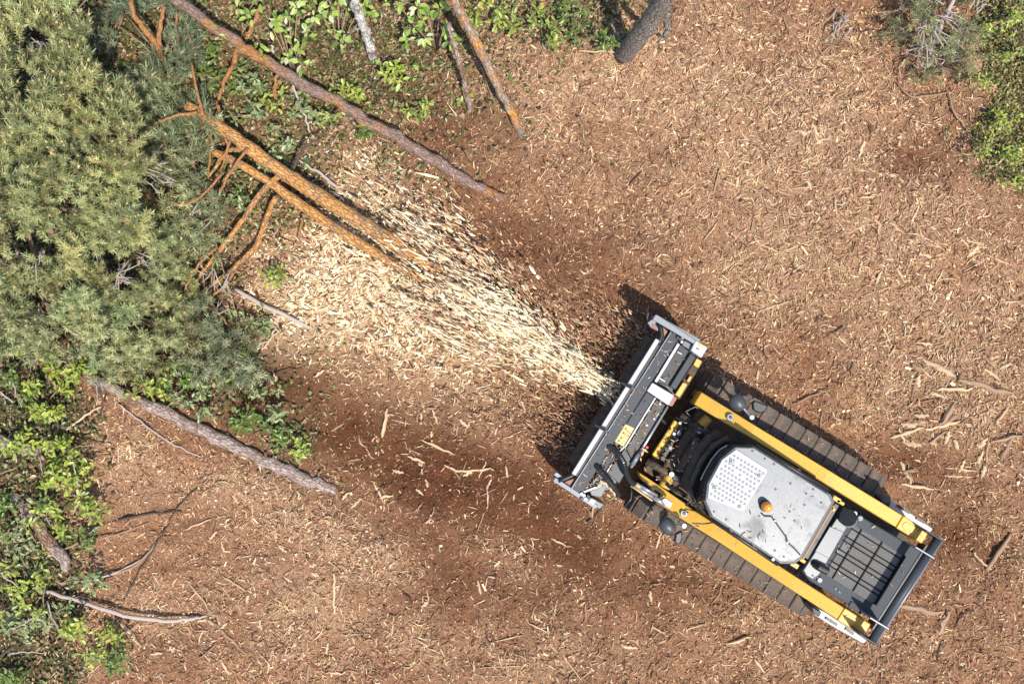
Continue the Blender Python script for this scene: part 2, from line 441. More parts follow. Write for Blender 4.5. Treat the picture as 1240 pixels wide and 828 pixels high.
def ground_mat():
    m, nt, N, L, b = new_mat("brown_mulch_ground")
    tc = N.new("ShaderNodeTexCoord"); co = tc.outputs["Object"]
    a = N.new("ShaderNodeAttribute"); a.attribute_name = "litter"
    sp = N.new("ShaderNodeSeparateColor"); L.new(a.outputs["Color"], sp.inputs[0])
    n1 = node_noise(nt, co, 55, 8, .72)
    r1 = node_ramp(nt, n1.outputs["Fac"], [(.30, (.07, .032, .019)), (.45, (.19, .093, .051)), (.58, (.31, .165, .093)), (.75, (.50, .308, .182))])
    w = N.new("ShaderNodeTexVoronoi"); w.inputs["Scale"].default_value = 60
    mp = N.new("ShaderNodeMapping"); mp.inputs["Scale"].default_value = (1, .35, 1); mp.inputs["Rotation"].default_value = (0, 0, .6)
    n0 = node_noise(nt, co, 6, 3); dst = node_mix(nt, .25, co, n0.outputs["Color"], 'ADD')
    L.new(dst, mp.inputs[0]); L.new(mp.outputs[0], w.inputs["Vector"])
    rw = node_ramp(nt, w.outputs["Color"], [(.2, (.75, .72, .7)), (.9, (1.2, 1.18, 1.12))])
    col = node_mix(nt, 1.0, r1.outputs[0], rw.outputs[0], 'MULTIPLY')
    n2 = node_noise(nt, co, 1.6, 5)
    r2 = node_ramp(nt, n2.outputs["Fac"], [(.35, (.82, .82, .83)), (.65, (1.15, 1.13, 1.1))])
    col = node_mix(nt, 1.0, col, r2.outputs[0], 'MULTIPLY')
    dry = node_ramp(nt, n1.outputs["Fac"], [(.30, (.11, .057, .036)), (.45, (.265, .152, .09)), (.58, (.42, .265, .165)), (.75, (.60, .43, .275))])
    col = node_mix(nt, a.outputs["Alpha"], col, dry.outputs[0])
    moist_shade = node_mix(nt, 1.0, col, (.46, .36, .30), 'MULTIPLY')
    col = node_mix(nt, sp.outputs["Green"], col, moist_shade)
    pale = node_ramp(nt, n1.outputs["Fac"], [(.3, (.22, .135, .08)), (.5, (.48, .34, .2)), (.7, (.66, .52, .33))])
    col = node_mix(nt, sp.outputs["Red"], col, pale.outputs[0])
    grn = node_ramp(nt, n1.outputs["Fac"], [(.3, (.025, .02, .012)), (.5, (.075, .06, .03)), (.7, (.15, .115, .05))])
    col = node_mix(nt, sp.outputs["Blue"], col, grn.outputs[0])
    L.new(col, b.inputs["Base Color"])
    b.inputs["Roughness"].default_value = .95; b.inputs["Specular IOR Level"].default_value = .12
    bp = N.new("ShaderNodeBump"); bp.inputs["Strength"].default_value = .9; bp.inputs["Distance"].default_value = .03
    L.new(n1.outputs["Fac"], bp.inputs["Height"]); L.new(bp.outputs[0], b.inputs["Normal"])
    return m
ground = link("ground", gm, ground_mat())
tag(ground, kind='structure')

# ------------------------------------------------------------------ chips (arrays of small wooden pieces)
def rot_from(yaw, pitch, roll):
    cy, sy = np.cos(yaw), np.sin(yaw); cp, sp = np.cos(pitch), np.sin(pitch); cr, sr = np.cos(roll), np.sin(roll)
    R = np.empty((len(yaw), 3, 3))
    R[:, 0, 0] = cy * cp; R[:, 0, 1] = cy * sp * sr - sy * cr; R[:, 0, 2] = cy * sp * cr + sy * sr
    R[:, 1, 0] = sy * cp; R[:, 1, 1] = sy * sp * sr + cy * cr; R[:, 1, 2] = sy * sp * cr - cy * sr
    R[:, 2, 0] = -sp; R[:, 2, 1] = cp * sr; R[:, 2, 2] = cp * cr
    return R

def chip_templates():
    T = []
    # tapered splinter, triangular section
    v = np.array([[-.5, -.3, 0], [-.5, .3, 0], [-.46, 0, .5], [.5, -.1, 0], [.48, .14, 0], [.4, .02, .4], [0, -.5, .02], [.05, .5, .0], [0, 0, .7]])
    f = [[0, 2, 1], [3, 4, 5], [0, 6, 8], [0, 8, 2], [6, 3, 5], [6, 5, 8], [2, 8, 7], [2, 7, 1], [8, 5, 4], [8, 4, 7]]
    T.append((v, np.array(f)))
    # bent strand
    n = 4; vs = []; fs = []
    for i in range(n + 1):
        t = i / n - .5; w = .5 * (1 - abs(t) * 1.3)
        c = np.array([t, 0, 0]); bend = 1.6 * (.25 - t * t)
        for o in ((-w, 0), (w, 0), (0, .8 * w + .1)):
            vs.append([c[0], o[0] + bend * 4.0, o[1] + bend * .6])
    for i in range(n):
        for k in range(3):
            a = i * 3 + k; b = i * 3 + (k + 1) % 3
            fs += [[a, b, b + 3], [a, b + 3, a + 3]]
    T.append((np.array(vs), np.array(fs)))
    # flat chip
    v = np.array([[-.5, -.35, 0], [.45, -.5, 0], [.5, .4, 0], [-.4, .5, 0], [-.45, -.3, .35], [.42, -.42, .25], [.46, .35, .3], [-.36, .42, .4]])
    f = [[4, 5, 6], [4, 6, 7], [0, 1, 5], [0, 5, 4], [1, 2, 6], [1, 6, 5], [2, 3, 7], [2, 7, 6], [3, 0, 4], [3, 4, 7]]
    T.append((v, np.array(f)))
    return T
CT = chip_templates()

def scatter(tmpl, pos, R, scale, cols):
    v, f = tmpl
    n = len(pos)
    V = np.einsum('nij,nkj->nki', R, v[None] * scale[:, None, :]) + pos[:, None, :]
    F = f[None] + (np.arange(n) * len(v))[:, None, None]
    return V.reshape(-1, 3), F.reshape(-1, 3), np.repeat(cols, len(f), 0)

def join(parts):
    vs, fs, cs = [], [], []; o = 0
    for v, f, c in parts:
        vs.append(v); fs.append(f + o); cs.append(c); o += len(v)
    return np.concatenate(vs), np.concatenate(fs), np.concatenate(cs)

PAL = np.array([[.10, .045, .027], [.22, .108, .058], [.36, .197, .112], [.50, .31, .175], [.58, .40, .228], [.70, .54, .34], [.79, .67, .46]])

def pick_cols(w, n):
    """w: (n,7) weights -> colours with a little spread."""
    w = w / w.sum(1, keepdims=True)
    u = rng.random(n)[:, None]
    k = (np.cumsum(w, 1) < u).sum(1).clip(0, 6)
    c = PAL[k] * (1 + rng.normal(0, .13, (n, 1))) * (1 + rng.normal(0, .04, (n, 3)))
    return np.clip(c, .01, .86)

def in_machine(px, py):
    c, s = math.cos(AX), math.sin(AX)
    a = (px - 915) * c + (py - 595) * s; b = -(px - 915) * s + (py - 595) * c
    return (np.abs(a) < 150) & (np.abs(b) < 90)

NCH = 215000
x = rng.uniform(-7.0, 7.0, NCH); y = rng.uniform(-4.9, 4.9, NCH)
px, py = PX(x, y)
fr, stw, mo, gr = f_fresh_bright(px, py), f_straw(px, py), f_moist_shade(px, py), f_green(px, py)
keep = (rng.random(NCH) < (.50 + .5 * stw + .10 * fr) * (1 + .9 * vnoise(x, y, .22, 61) + .6 * vnoise(x, y, .7, 62)) * (1 - .5 * mo) * (1 - .6 * gr)) & ~in_machine(px, py)
x, y, px, py, fr, stw, mo, gr = [a[keep] for a in (x, y, px, py, fr, stw, mo, gr)]
n = len(x)
w = np.stack([.5 + 2.2 * mo + gr, 1.2 + 1.2 * mo + .3 * gr, 1.5 + 0 * fr, 1.1 + 1.4 * stw - .5 * mo, .62 + 1.15 * stw + 1.2 * fr - .3 * mo, .30 + .42 * stw + 3.2 * fr, .035 + .07 * stw + 3.4 * fr], 1)
w[:, :3] *= (1 - .55 * fr)[:, None]
cols = pick_cols(np.clip(w, .01, None), n)
lum = cols.mean(1)
L_ = np.exp(rng.normal(math.log(.040), .55, n)) * (1 + .55 * stw) * (1 - .2 * mo)
L_ = np.clip(L_ * (1 + .75 * fr), .014, .21)
W_ = np.clip(.0065 + rng.gamma(1.7, .0029, n) + fr * rng.gamma(2, .0055, n), .005, .045)
parts = []
kind = np.where(rng.random(n) < .18 * fr, 2, rng.choice(3, n, p=[.56, .34, .10]))
for k in range(3):
    s = kind == k; m_ = s.sum()
    R = rot_from(rng.uniform(0, 6.283, m_), rng.normal(0, .2, m_) + .18 * fr[s] * rng.normal(0, 1, m_), rng.normal(0, .35, m_))
    if k == 2:
        sc_ = np.stack([L_[s] * .55, W_[s] * 1.7, W_[s] * .8], 1)
    else:
        sc_ = np.stack([L_[s], W_[s], W_[s] * 1.1], 1)
    pos = np.stack([x[s], y[s], gh(x[s], y[s]) + rng.uniform(-.004, .022, m_) + .03 * fr[s] * rng.random(m_)], 1)
    parts.append(scatter(CT[k], pos, R, sc_, cols[s]))
v, f, c = join(parts)
chips = link("wood_chips", np_mesh("wood_chips", v, f, None, c), M['chip'])
tag(chips, "loose brown and tan mulch of shredded wood covering the clearing", "wood chips", kind='stuff')

# the plume of chips thrown forward by the rotor
def plume():
    src = P(752, 482, .38)
    pts = []; dirs = []
    n1 = 4600
    ang = rng.normal(0, .14, n1) + math.atan2(.535, -.845)
    r = np.clip(rng.gamma(3.0, .62, n1), .1, 4.2)
    ang += np.where(r > 1.6, rng.normal(0, .10, n1), 0)
    zz = np.clip(.26 + .20 * r - .065 * r * r + rng.normal(0, .10, n1) * (.6 + .3 * r), .05, 1.15)
    pts.append(np.stack([src.x + np.cos(ang) * r, src.y + np.sin(ang) * r, zz], 1)); dirs.append(ang)
    # the thick bright cores
    for (cx, cy, rx, ry, a, z0, m) in ((592, 378, .26, .10, AX, .36, 5200), (696, 444, .38, .065, .62, .30, 3800), (640, 408, .33, .08, AX, .36, 2400), (545, 335, .45, .22, AX, .35, 1100), (560, 400, .35, .15, AX, .4, 900), (520, 290, .35, .2, AX, .3, 900)):
        u = rng.normal(0, rx, m); t = rng.normal(0, ry, m)
        c = P(cx, cy, z0); ca, sa = math.cos(-a), math.sin(-a)
        pts.append(np.stack([c.x + u * ca - t * sa, c.y + u * sa + t * ca, np.clip(z0 + rng.normal(0, .16, m), .05, 1.2)], 1))
        dirs.append(np.full(m, math.pi - a))
    ncore0 = n1; ncore1 = n1 + 5200 + 3800 + 2400
    npale = sum(len(q) for q in pts)
    # brown bark and soil crumbs knocked up along the front of the head
    m = 4600
    t = rng.random(m); r2 = rng.gamma(1.6, .30, m)
    c0 = np.array(P(788, 400, .3)); c1 = np.array(P(690, 560, .3))
    q = c0[None] * (1 - t[:, None]) + c1[None] * t[:, None]
    a2 = math.atan2(.52, -.86) + rng.normal(0, .25, m)
    q[:, 0] += np.cos(a2) * r2; q[:, 1] += np.sin(a2) * r2; q[:, 2] = np.clip(.12 + .35 * rng.random(m) * r2 + .1 * rng.random(m), .04, .8)
    pts.append(q); dirs.append(a2)
    p = np.concatenate(pts); d = np.concatenate(dirs); n = len(p)
    d = d + rng.normal(0, .24, n)
    g = gh(p[:, 0], p[:, 1]); p[:, 2] = np.maximum(p[:, 2], g + .03)
    wt = np.tile(np.array([[.2, .45, .8, 1.2, 1.5, 2.1, 1.9]]), (n, 1)); wt[ncore0:ncore1] = np.array([[0, .02, .08, .35, 1.2, 3.0, 4.5]]); wt[npale:] = np.array([[.8, 1.6, 1.4, .8, .35, .15, .05]])
    cols = pick_cols(wt, n)
    Ls = np.clip(np.exp(rng.normal(math.log(.085), .5, n)), .02, .2); Ws = np.clip(.007 + rng.gamma(2, .0042, n), .006, .04)
    Ls[npale:] *= .6; Ws[npale:] *= .8
    big = (rng.random(n) < .10); big[:ncore0] &= rng.random(ncore0) < .4; big[npale:] = False; Ls[big] *= 1.5; Ws[big] = np.minimum(Ws[big] * 1.9, .042)
    fine = (rng.random(n) < .62) & ~big; Ls[fine] *= .42; Ws[fine] *= .55
    out = []
    kk = rng.choice([0, 2], n, p=[.8, .2])
    for k in (0, 2):
        s = kk == k; m = s.sum()
        R = rot_from(d[s], rng.normal(0, .18, m), rng.normal(0, .28, m))
        out.append(scatter(CT[k], p[s], R, np.stack([Ls[s] * (1 if k == 0 else .7), Ws[s], Ws[s] * .6], 1), cols[s]))
    v, f, c = join(out)
    o = link("flying_chips", np_mesh("flying_chips", v, f, None, c), M['chip'])
    tag(o, "spray of pale fresh wood chips thrown out in front of the mulching head", "flying chips", kind='stuff')
plume()

# ------------------------------------------------------------------ the mulching machine
FW = Vector((-math.cos(AX), math.sin(AX), 0))      # forwards (towards the head)
LF = Vector((-math.sin(AX), -math.cos(AX), 0))     # the machine's left (lower left in the picture)
UP = Vector((0, 0, 1))
mroot = empty("forestry_mulcher", P(925, 597, 0), "yellow and grey tracked forestry mulcher with a pale perforated cab roof and orange beacon", "mulcher",
              rz=math.atan2(FW.y, FW.x))
MMAT = Matrix.Translation(mroot.location) @ Matrix.Rotation(math.atan2(FW.y, FW.x), 4, 'Z')
MINV = MMAT.inverted()

def mpart(mb, name, mat, parent=None, bevel=.006, smooth=False, label=None, seg=1):
    o = mb.build(name, M[mat], parent or mroot, MINV, bevel, smooth, seg)
    if label: o['label'] = label
    return o

def mcopy(me, name, mat4, parent, label=None):
    o = bpy.data.objects.new(name, me); o.parent = parent; o.matrix_local = mat4
    C.objects.link(o)
    if label: o['label'] = label
    return o

def L3(a, b, z): return Vector((a, b, z))          # machine frame: forwards, left, up
def W(a, b, z): return MMAT @ Vector((a, b, z))

def mloc(px, py, z): return MINV @ P(px, py, z)

# --- tracks: belt loop, pads, wheels
def track(bc, a0, a1, label):
    zt, r = .70, .335
    prof = []
    zc = .012 + r
    for i in range(13):
        t = math.pi / 2 + math.pi * i / 12
        prof.append((a0 + r + r * math.cos(t), zc + r * math.sin(t)))
    for i in range(13):
        t = -math.pi / 2 + math.pi * i / 12
        prof.append((a1 - r + r * math.cos(t), zc + r * math.sin(t)))
    wv = .215
    belt = MB()
    n = len(prof); cx = (a0 + a1) / 2
    vs = []
    for (a, z) in prof:
        for s_, q in ((-1, 1), (1, 1), (1, .88), (-1, .88)):
            ca = min(max(a, a0 + r), a1 - r)
            vs.append(MMAT @ Vector((ca + (a - ca) * q, bc + s_ * wv, zc + (z - zc) * q)))
    fs = []
    for i in range(n):
        for k in range(4):
            j = (i + 1) % n
            fs.append((4 * i + k, 4 * i + (k + 1) % 4, 4 * j + (k + 1) % 4, 4 * j + k))
    belt.add(vs, fs)
    o = mpart(belt, "track", 'rubber', bevel=0, label=label)
    # pads along the loop
    per = []
    L1 = a1 - a0 - 2 * r; tot = 2 * L1 + 2 * math.pi * r
    npad = round(tot / .178); step = tot / npad
    out = 1 if bc > 0 else -1
    pb = MB()
    def block(x0, x1, y0, y1, h):
        i_ = .012
        pb.prism([L3(x0 + i_, y0 + i_, h), L3(x1 - i_, y0 + i_, h), L3(x1 - i_, y1 - i_, h), L3(x0 + i_, y1 - i_, h)],
                 [L3(x0, y0, -.004), L3(x1, y0, -.004), L3(x1, y1, -.004), L3(x0, y1, -.004)])
    block(-.0855, .0855, out * -.02, out * .225, .020)
    block(-.155, -.012, out * -.13, out * -.028, .018)
    block(-.020, .040, out * -.225, out * -.14, .016)
    block(.052, .112, out * -.225, out * -.14, .016)
    me = pb.build("track_pad", M['rubber'], o, None, .006).data
    first = [q for q in o.children][0]
    for i in range(npad):
        s_ = i * step + .05
        if s_ < L1: m = Matrix.Translation((a0 + r + s_, bc, zc + r))
        elif s_ < L1 + math.pi * r:
            t = (s_ - L1) / r
            m = Matrix.Translation((a1 - r + r * math.sin(t), bc, zc + r * math.cos(t))) @ Matrix.Rotation(t, 4, 'Y')
        elif s_ < 2 * L1 + math.pi * r:
            m = Matrix.Translation((a1 - r - (s_ - L1 - math.pi * r), bc, zc - r)) @ Matrix.Rotation(math.pi, 4, 'Y')
        else:
            t = math.pi + (s_ - 2 * L1 - math.pi * r) / r
            m = Matrix.Translation((a0 + r + r * math.sin(t), bc, zc + r * math.cos(t))) @ Matrix.Rotation(t, 4, 'Y')
        if i == 0: first.matrix_local = m
        else:
            q = mcopy(me, "track_pad", m, o)
            bv = q.modifiers.new("bevel", 'BEVEL'); bv.width = .006; bv.limit_method = 'ANGLE'
    for a in (a0 + r, a1 - r):
        mpart(MB().disc(W(a, bc - .13, zc), .24, .26, 20, LF), "idler_wheel", 'muddy', o)
    for k in range(4):
        a = a0 + r + L1 * (k + .5) / 4
        mpart(MB().disc(W(a, bc - .13, .15), .10, .26, 14, LF), "roller", 'muddy', o)
    fr = MB().beam(W(a0 + .35, bc, .5), W(a1 - .35, bc, .5), .2, .28)
    mpart(fr, "track_frame", 'muddy', o, .01)
    return o

tb = [mloc(p, q, .73) for p, q in ((757, 613), (940, 733), (866, 447), (1045, 567))]
TL = (tb[0].y + tb[1].y) / 2 - .225
TR = (tb[2].y + tb[3].y) / 2 + .225
track(TL, -1.02, 1.42, "muddy rubber track on the lower left side of the machine")
track(TR, -1.02, 1.42, "muddy rubber track on the upper right side of the machine")

# --- chassis
ch = MB().beam(W(-1.45, 0, .78), W(1.35, 0, .78), 1.0, .5)
mpart(ch, "chassis", 'muddy', bevel=.02)
# rear engine bay under the hood
eb = MB().slab([(1010, 615, 1.25), (1108, 672, 1.25), (1060, 744, 1.25), (968, 688, 1.25)], 1.25, .55)
mpart(eb, "engine_bay", 'black', bevel=.01)

# --- lift arms: photo centre line + heights
def arm(secs, cap0, cap1, side, label):
    S_ = [(P(px, py, z), w, h) for (px, py, z, w, h) in secs]
    o = mpart(MB().loft(S_), "lift_arm", 'yellow', bevel=.012, seg=2, label=label)
    return o

armR = arm([(845, 482, .98, .155, .34), (868, 496, 1.08, .155, .32), (911, 522, 1.24, .14, .24), (1000, 576.5, 1.42, .145, .24), (1089, 631, 1.52, .145, .26)],
           0, 0, -1, "yellow lift arm on the upper right side with brown patches")
armL = arm([(800, 602, .80, .155, .20), (834, 623.5, .93, .155, .28), (862, 641, 1.05, .145, .26), (960, 705, 1.36, .145, .24), (1018, 742.5, 1.50, .145, .26)],
           0, 0, 1, "yellow lift arm on the lower left side")
for (o, pts, nm) in ((armR, [(1089.6, 631.4), (1121, 651)], 'r'), (armL, [(1018.6, 743), (1050.5, 763)], 'l')):
    cap = MB().loft([(P(*pts[0], 1.515), .155, .34), (P(*pts[1], 1.50), .155, .5)])
    mpart(cap, "arm_tower", 'yellow', o, .016, seg=2)
    c = P((pts[0][0] * .62 + pts[1][0] * .38), (pts[0][1] * .62 + pts[1][1] * .38), 1.51)
    d = FW * .045
    mpart(MB().tube([c - d - UP * .01, c - d + UP * .012], .04, 18).tube([c + d - UP * .01, c + d + UP * .012], .04, 18).beam(c - d + UP * .0105, c + d + UP * .0105, .078, .02), "raised_boss", 'yellow', o, .004)
# darker worn top wear plates and bolts on the arms
for (o, q, z) in ((armR, (884, 505), 1.15), (armL, (828, 621), .915)):
    c = P(*q, z - .01)
    mpart(MB().disc(c, .042, .035, 18), "pivot_pin", 'galv', o, .006)
    mpart(MB().disc(c + UP * .03, .02, .022, 6), "pin_bolt", 'black', o, .002)
# front noses
nose = MB().slab([(849, 474, .93), (868, 486, 1.0), (864, 493, 1.0), (845.5, 481, .93)], .95, .5)
mpart(nose, "arm_nose_plate", 'yellow', armR, .006)
nose = MB().slab([(774, 572, .74), (782, 577, .78), (832, 611, .95), (828, 617, .95), (776, 580, .74)], .8, .45)
mpart(nose, "arm_nose_plate", 'yellow', armL, .006)
for q0, q1, pr in (((858, 505), (845, 519), armR), ((812, 573), (804, 590), armL)):
    mpart(MB().tube([P(*q0, .78), P(*q1, .78)], [.055, .07], 16), "arm_boss", 'yellow', pr, .004, smooth=False)
# long rods beside the arms
for pr, a, b, z in ((armR, (858, 500), (905, 533), .74), (armL, (842, 617), (898, 653), .72)):
    mpart(MB().tube([P(*a, z), P(*b, z)], .03, 10), "lift_link", 'yellow_dirty', pr, 0, smooth=True)

# --- cab
roof_px = [(890.5, 541), (913, 541.5), (1004, 598.5), (1008.5, 608), (970, 674.5), (961, 680.5), (944.5, 680.5), (862, 625), (854, 606.5), (856.5, 585), (873, 555.5)]
ctr = Vector((930, 611))
def inset(poly, k): return [(ctr.x + (p[0] - ctr.x) * k, ctr.y + (p[1] - ctr.y) * k) for p in poly]
ZR = 1.76
cab = MB().slab([(*p, ZR - .05) for p in inset(roof_px, .95)], ZR - .05, .75)
cabo = mpart(cab, "cab", 'black', bevel=.02, label="black cab body under the pale roof")
# rubber seal / gutter round the roof
mpart(MB().slab([(*p, ZR - .045) for p in inset(roof_px, 1.035)], ZR - .045, ZR - .085), "roof_gutter", 'black', cabo, .008)
roof = mpart(MB().slab([(*p, ZR) for p in roof_px], ZR, ZR - .05), "cab_roof", 'roof', bevel=.014, seg=3, label="pale grey scuffed metal cab roof")
plate = [(891.5, 543.5), (928.5, 566.5), (930, 570.5), (902.5, 615.5), (898, 616), (856.5, 604), (858.5, 585.5), (874.5, 556)]
plate = [(891.5, 543.8), (928.3, 567.2), (929.6, 571), (901.5, 617.5), (897, 618.5), (857, 603), (858.5, 586), (874.5, 556.3)]
mpart(MB().slab([(*p, ZR + .016) for p in plate], ZR + .016, ZR - .01), "roof_panel", 'roof_white', roof, .007, seg=2, label="white perforated panel on the front of the roof")
# grip squares in rows on the white panel (small raised pads, joined)
pads = MB()
o0 = Vector((889.5, 552)); du = Vector((math.cos(AX), math.sin(AX))); dv = Vector((-math.sin(AX), math.cos(AX)))
def inpoly(p, poly):
    c = False; j = len(poly) - 1
    for i in range(len(poly)):
        a, b = poly[i], poly[j]
        if (a[1] > p[1]) != (b[1] > p[1]) and p[0] < (b[0] - a[0]) * (p[1] - a[1]) / (b[1] - a[1]) + a[0]: c = not c
        j = i
    return c
pl_in = [(893 + (p[0] - 893) * .9, 583 + (p[1] - 583) * .9) for p in plate]
for i in range(-4, 9):
    for j in range(-1, 11):
        q = o0 + du * (5.1 * i + (2.5 if j % 2 else 0)) + dv * (5.4 * j)
        if not inpoly(q, pl_in) or random.random() < .06: continue
        h = 1.55
        cs = [q + du * a * h + dv * b * h for a, b in ((-1, -1), (1, -1), (1, 1), (-1, 1))]
        pads.slab([(c.x, c.y, ZR + .0225) for c in cs], 0, ZR + .012)
tag(mpart(pads, "grip_pad", 'roof_pad', roof, .002), kind='stuff')
for (bx, by) in ((885.5, 558.5), (919.5, 576), (865.5, 590.5), (895.8, 613.5)):
    mpart(MB().disc(P(bx, by, ZR + .012), .026, .016, 16), "panel_bolt", 'galv', roof, .004)
    mpart(MB().disc(P(bx, by, ZR + .026), .011, .008, 6), "panel_bolt", 'black', roof, 0)
# small rivets over the roof sheet
for (bx, by) in ((911, 545.7), (926, 555), (939, 592), (957, 585), (976, 597), (962, 630), (974, 611), (994, 608), (984.5, 592), (937, 561.5), (864.5, 619), (879, 628.5), (951, 648), (938, 666), (949, 673.5), (919, 624.5), (956, 619)):
    mpart(MB().disc(P(bx, by, ZR - .004), .0125, .010, 8), "roof_rivet", 'black', roof, .002)
# beacon with its cable
bz = ZR
bb = mpart(MB().disc(P(926.6, 612.2, bz), .062, .035, 20), "beacon", 'black', bevel=.006, label="orange rotating beacon with its cable on the roof")
bc_ = P(926.6, 612.2, bz)
lens = MB().tube([bc_ + UP * z for z in (.034, .05, .10, .14, .16, .168)], [.053, .056, .052, .044, .028, .008], 24)
mpart(lens, "beacon_lens", 'orange', bb, 0, smooth=True)
cb = [P(922, 621, bz + .01), P(926, 624.8, bz + .012), P(934, 625, bz + .012), P(942, 636, bz + .012), P(952, 650, bz + .012), P(954, 656.5, bz + .012), P(962, 664, bz + .012), P(969, 671.5, bz + .012)]
mpart(MB().tube(cb, .0085, 6), "beacon_cable", 'black', bb, 0, smooth=True)
for q in ((938, 630), (953, 656)):
    mpart(MB().disc(P(*q, bz - .002), .013, .024, 8), "cable_clip", 'galv', bb, .002)
# forest litter on the roof
lit_ = MB()
for (x0, y0, a, l) in ((896, 634, 1.2, 7), (903, 644, 2.2, 9), (905, 642, .3, 6), (921, 645, 1.8, 9), (924, 641, 1.1, 7), (893, 655, 1.9, 8), (912, 660, .8, 7), (906, 650, .2, 5), (884, 640, .9, 5), (949, 626, .4, 3)):
    p0 = P(x0, y0, ZR + .008); d = Vector((math.cos(a), -math.sin(a), 0)) * l / 100 * .85
    lit_.tube([p0, p0 + d * .5 + Vector((d.y, -d.x, 0)) * .2 + UP * .01, p0 + d], [.004, .005, .003], 5)
tag(mpart(lit_, "twig_litter", 'wood_brown', roof, 0), kind='stuff')
# windscreen, guard and wiper at the cab front
def arc_pts(pts, z): return [P(px, py, z) for px, py in pts]
ws = MB()
front = [(884, 534), (868, 541), (855, 557), (845, 578), (839, 600), (842, 612)]
back_ = [(893, 540), (876, 552), (862, 572), (853, 592), (850, 606), (853, 615)]
for i in range(len(front) - 1):
    t0, t1 = front[i], front[i + 1]; u0, u1 = back_[i], back_[i + 1]
    ws.prism([P(*u0, ZR - .1), P(*u1, ZR - .1), P(*t1, 1.15), P(*t0, 1.15)], [P(*u0, ZR - .1) - UP * .04 - FW * .03, P(*u1, ZR - .1) - UP * .04 - FW * .03, P(*t1, 1.15) - UP * .04 - FW * .05, P(*t0, 1.15) - UP * .04 - FW * .05])
mpart(ws, "windscreen", 'glass', cabo, 0)
mpart(MB().tube(arc_pts([(882, 530), (864, 540), (850, 558), (840, 580), (834, 604)], 1.18), .035, 10), "windscreen_frame", 'muddy', cabo, 0, smooth=True)
mpart(MB().tube(arc_pts([(880.5, 539), (871, 545), (862, 556), (854, 570), (848.5, 581)], 1.5), .010, 6), "wiper_arm", 'steel', cabo, 0, smooth=True)
mpart(MB().tube(arc_pts([(876, 546), (866, 558), (858, 572), (851, 590)], 1.52), .013, 6), "wiper_arm", 'black', cabo, 0, smooth=True)
# edge rails along the roof sides
for a, b in (((916, 540), (1003, 594)), ((861, 628), (942, 683))):
    mpart(MB().tube([P(*a, ZR - .09), P((a[0] + b[0]) / 2, (a[1] + b[1]) / 2, ZR - .08), P(*b, ZR - .09)], .022, 8), "roof_side_rail", 'black', cabo, 0, smooth=True)
for q in ((926, 552), (936, 559), (874, 629), (868, 623), (935, 676)):
    mpart(MB().disc(P(*q, ZR - .07), .02, .05, 8), "rail_bolt", 'galv', cabo, .003)
# cross bar behind the cab, with yellow hinge ends
mpart(MB().beam(P(1014, 610, 1.64), P(975.5, 676, 1.64), .06, .08), "rear_cross_bar", 'black', bevel=.008)
mpart(MB().beam(P(1010, 612, 1.68), P(972.5, 676.5, 1.68), .025, .05), "cross_bar_edge", 'wood_brown', bevel=.004)
for q, r in (((1013.5, 604.5), 0), ((1018, 608), 1), ((962.5, 684), 0), ((971, 678), 1), ((1007, 615), 1)):
    c = P(*q, 1.68)
    mpart(MB().beam(c - FW * .045, c + FW * .045, .035 if r else .05, .06), "hinge_block", 'yellow_dirty' if r else 'yellow', bevel=.006)

# --- engine hood
ZH = 1.48
hood_px = [(1021, 613), (1031, 618), (1116, 667.5), (1062, 752.5), (980, 702.5), (971, 690)]
hood = mpart(MB().slab([(*p, ZH) for p in hood_px], ZH, 1.22), "engine_hood", 'hood', bevel=.016, seg=3)
fp = [(1021.5, 614.5), (1030.5, 619.8), (1034, 624), (1024, 641), (1007, 670), (996, 690), (990.5, 697), (984, 701), (976.5, 696.5), (973, 690)]
mpart(MB().slab([(*p, ZH + .012) for p in fp], ZH + .012, ZH - .01), "hood_front_panel", 'lightgrey', hood, .007, seg=2, label="light grey front strip of the engine hood")
pp = [(1005, 637), (1022, 644), (1004, 676), (987, 667)]
mpart(MB().slab([(*p, ZH + .021) for p in pp], 0, ZH), "hood_access_plate", 'lightgrey', hood, .006, seg=2)
# grille: screen plus bars
gr_px = [(1043.5, 640.5), (1096.5, 673), (1060.5, 732.5), (1008, 700)]
def gp(u, v):     # u along the machine 0..1 from the front, v across 0..1 from the right
    a = Vector(gr_px[0]).lerp(Vector(gr_px[1]), u); b = Vector(gr_px[3]).lerp(Vector(gr_px[2]), u)
    return a.lerp(b, v)
mpart(MB().slab([(*gp(a, b), ZH + .004) for a, b in ((-.18, 0), (1, 0), (1, 1), (-.18, 1))], ZH + .004, ZH - .04), "grille", 'mesh', hood, 0, label="slotted air grille screen on the engine hood")
grille = [o for o in hood.children if o.name.startswith('grille')][0]
GV = [0, .083, .25, .333, .5, .583, .75, .833, 1.0]      # narrow and wide strips in turn
for k in range(7):
    v = GV[k + 1]
    a = gp(-.2, v); b = gp(.985, v)
    mpart(MB().beam(P(*a, ZH + .017), P(*b, ZH + .017), .0095, .03), "grille_bar", 'flat_black', hood, 0)
for u in (.0, .47, .99):
    a = gp(u, .0); b = gp(u, 1.0)
    mpart(MB().beam(P(*a, ZH + (.022 if u < .9 else .03)), P(*b, ZH + (.022 if u < .9 else .03)), .007 if u < .9 else .03, .03), "grille_crossbar", 'flat_black', hood, 0)
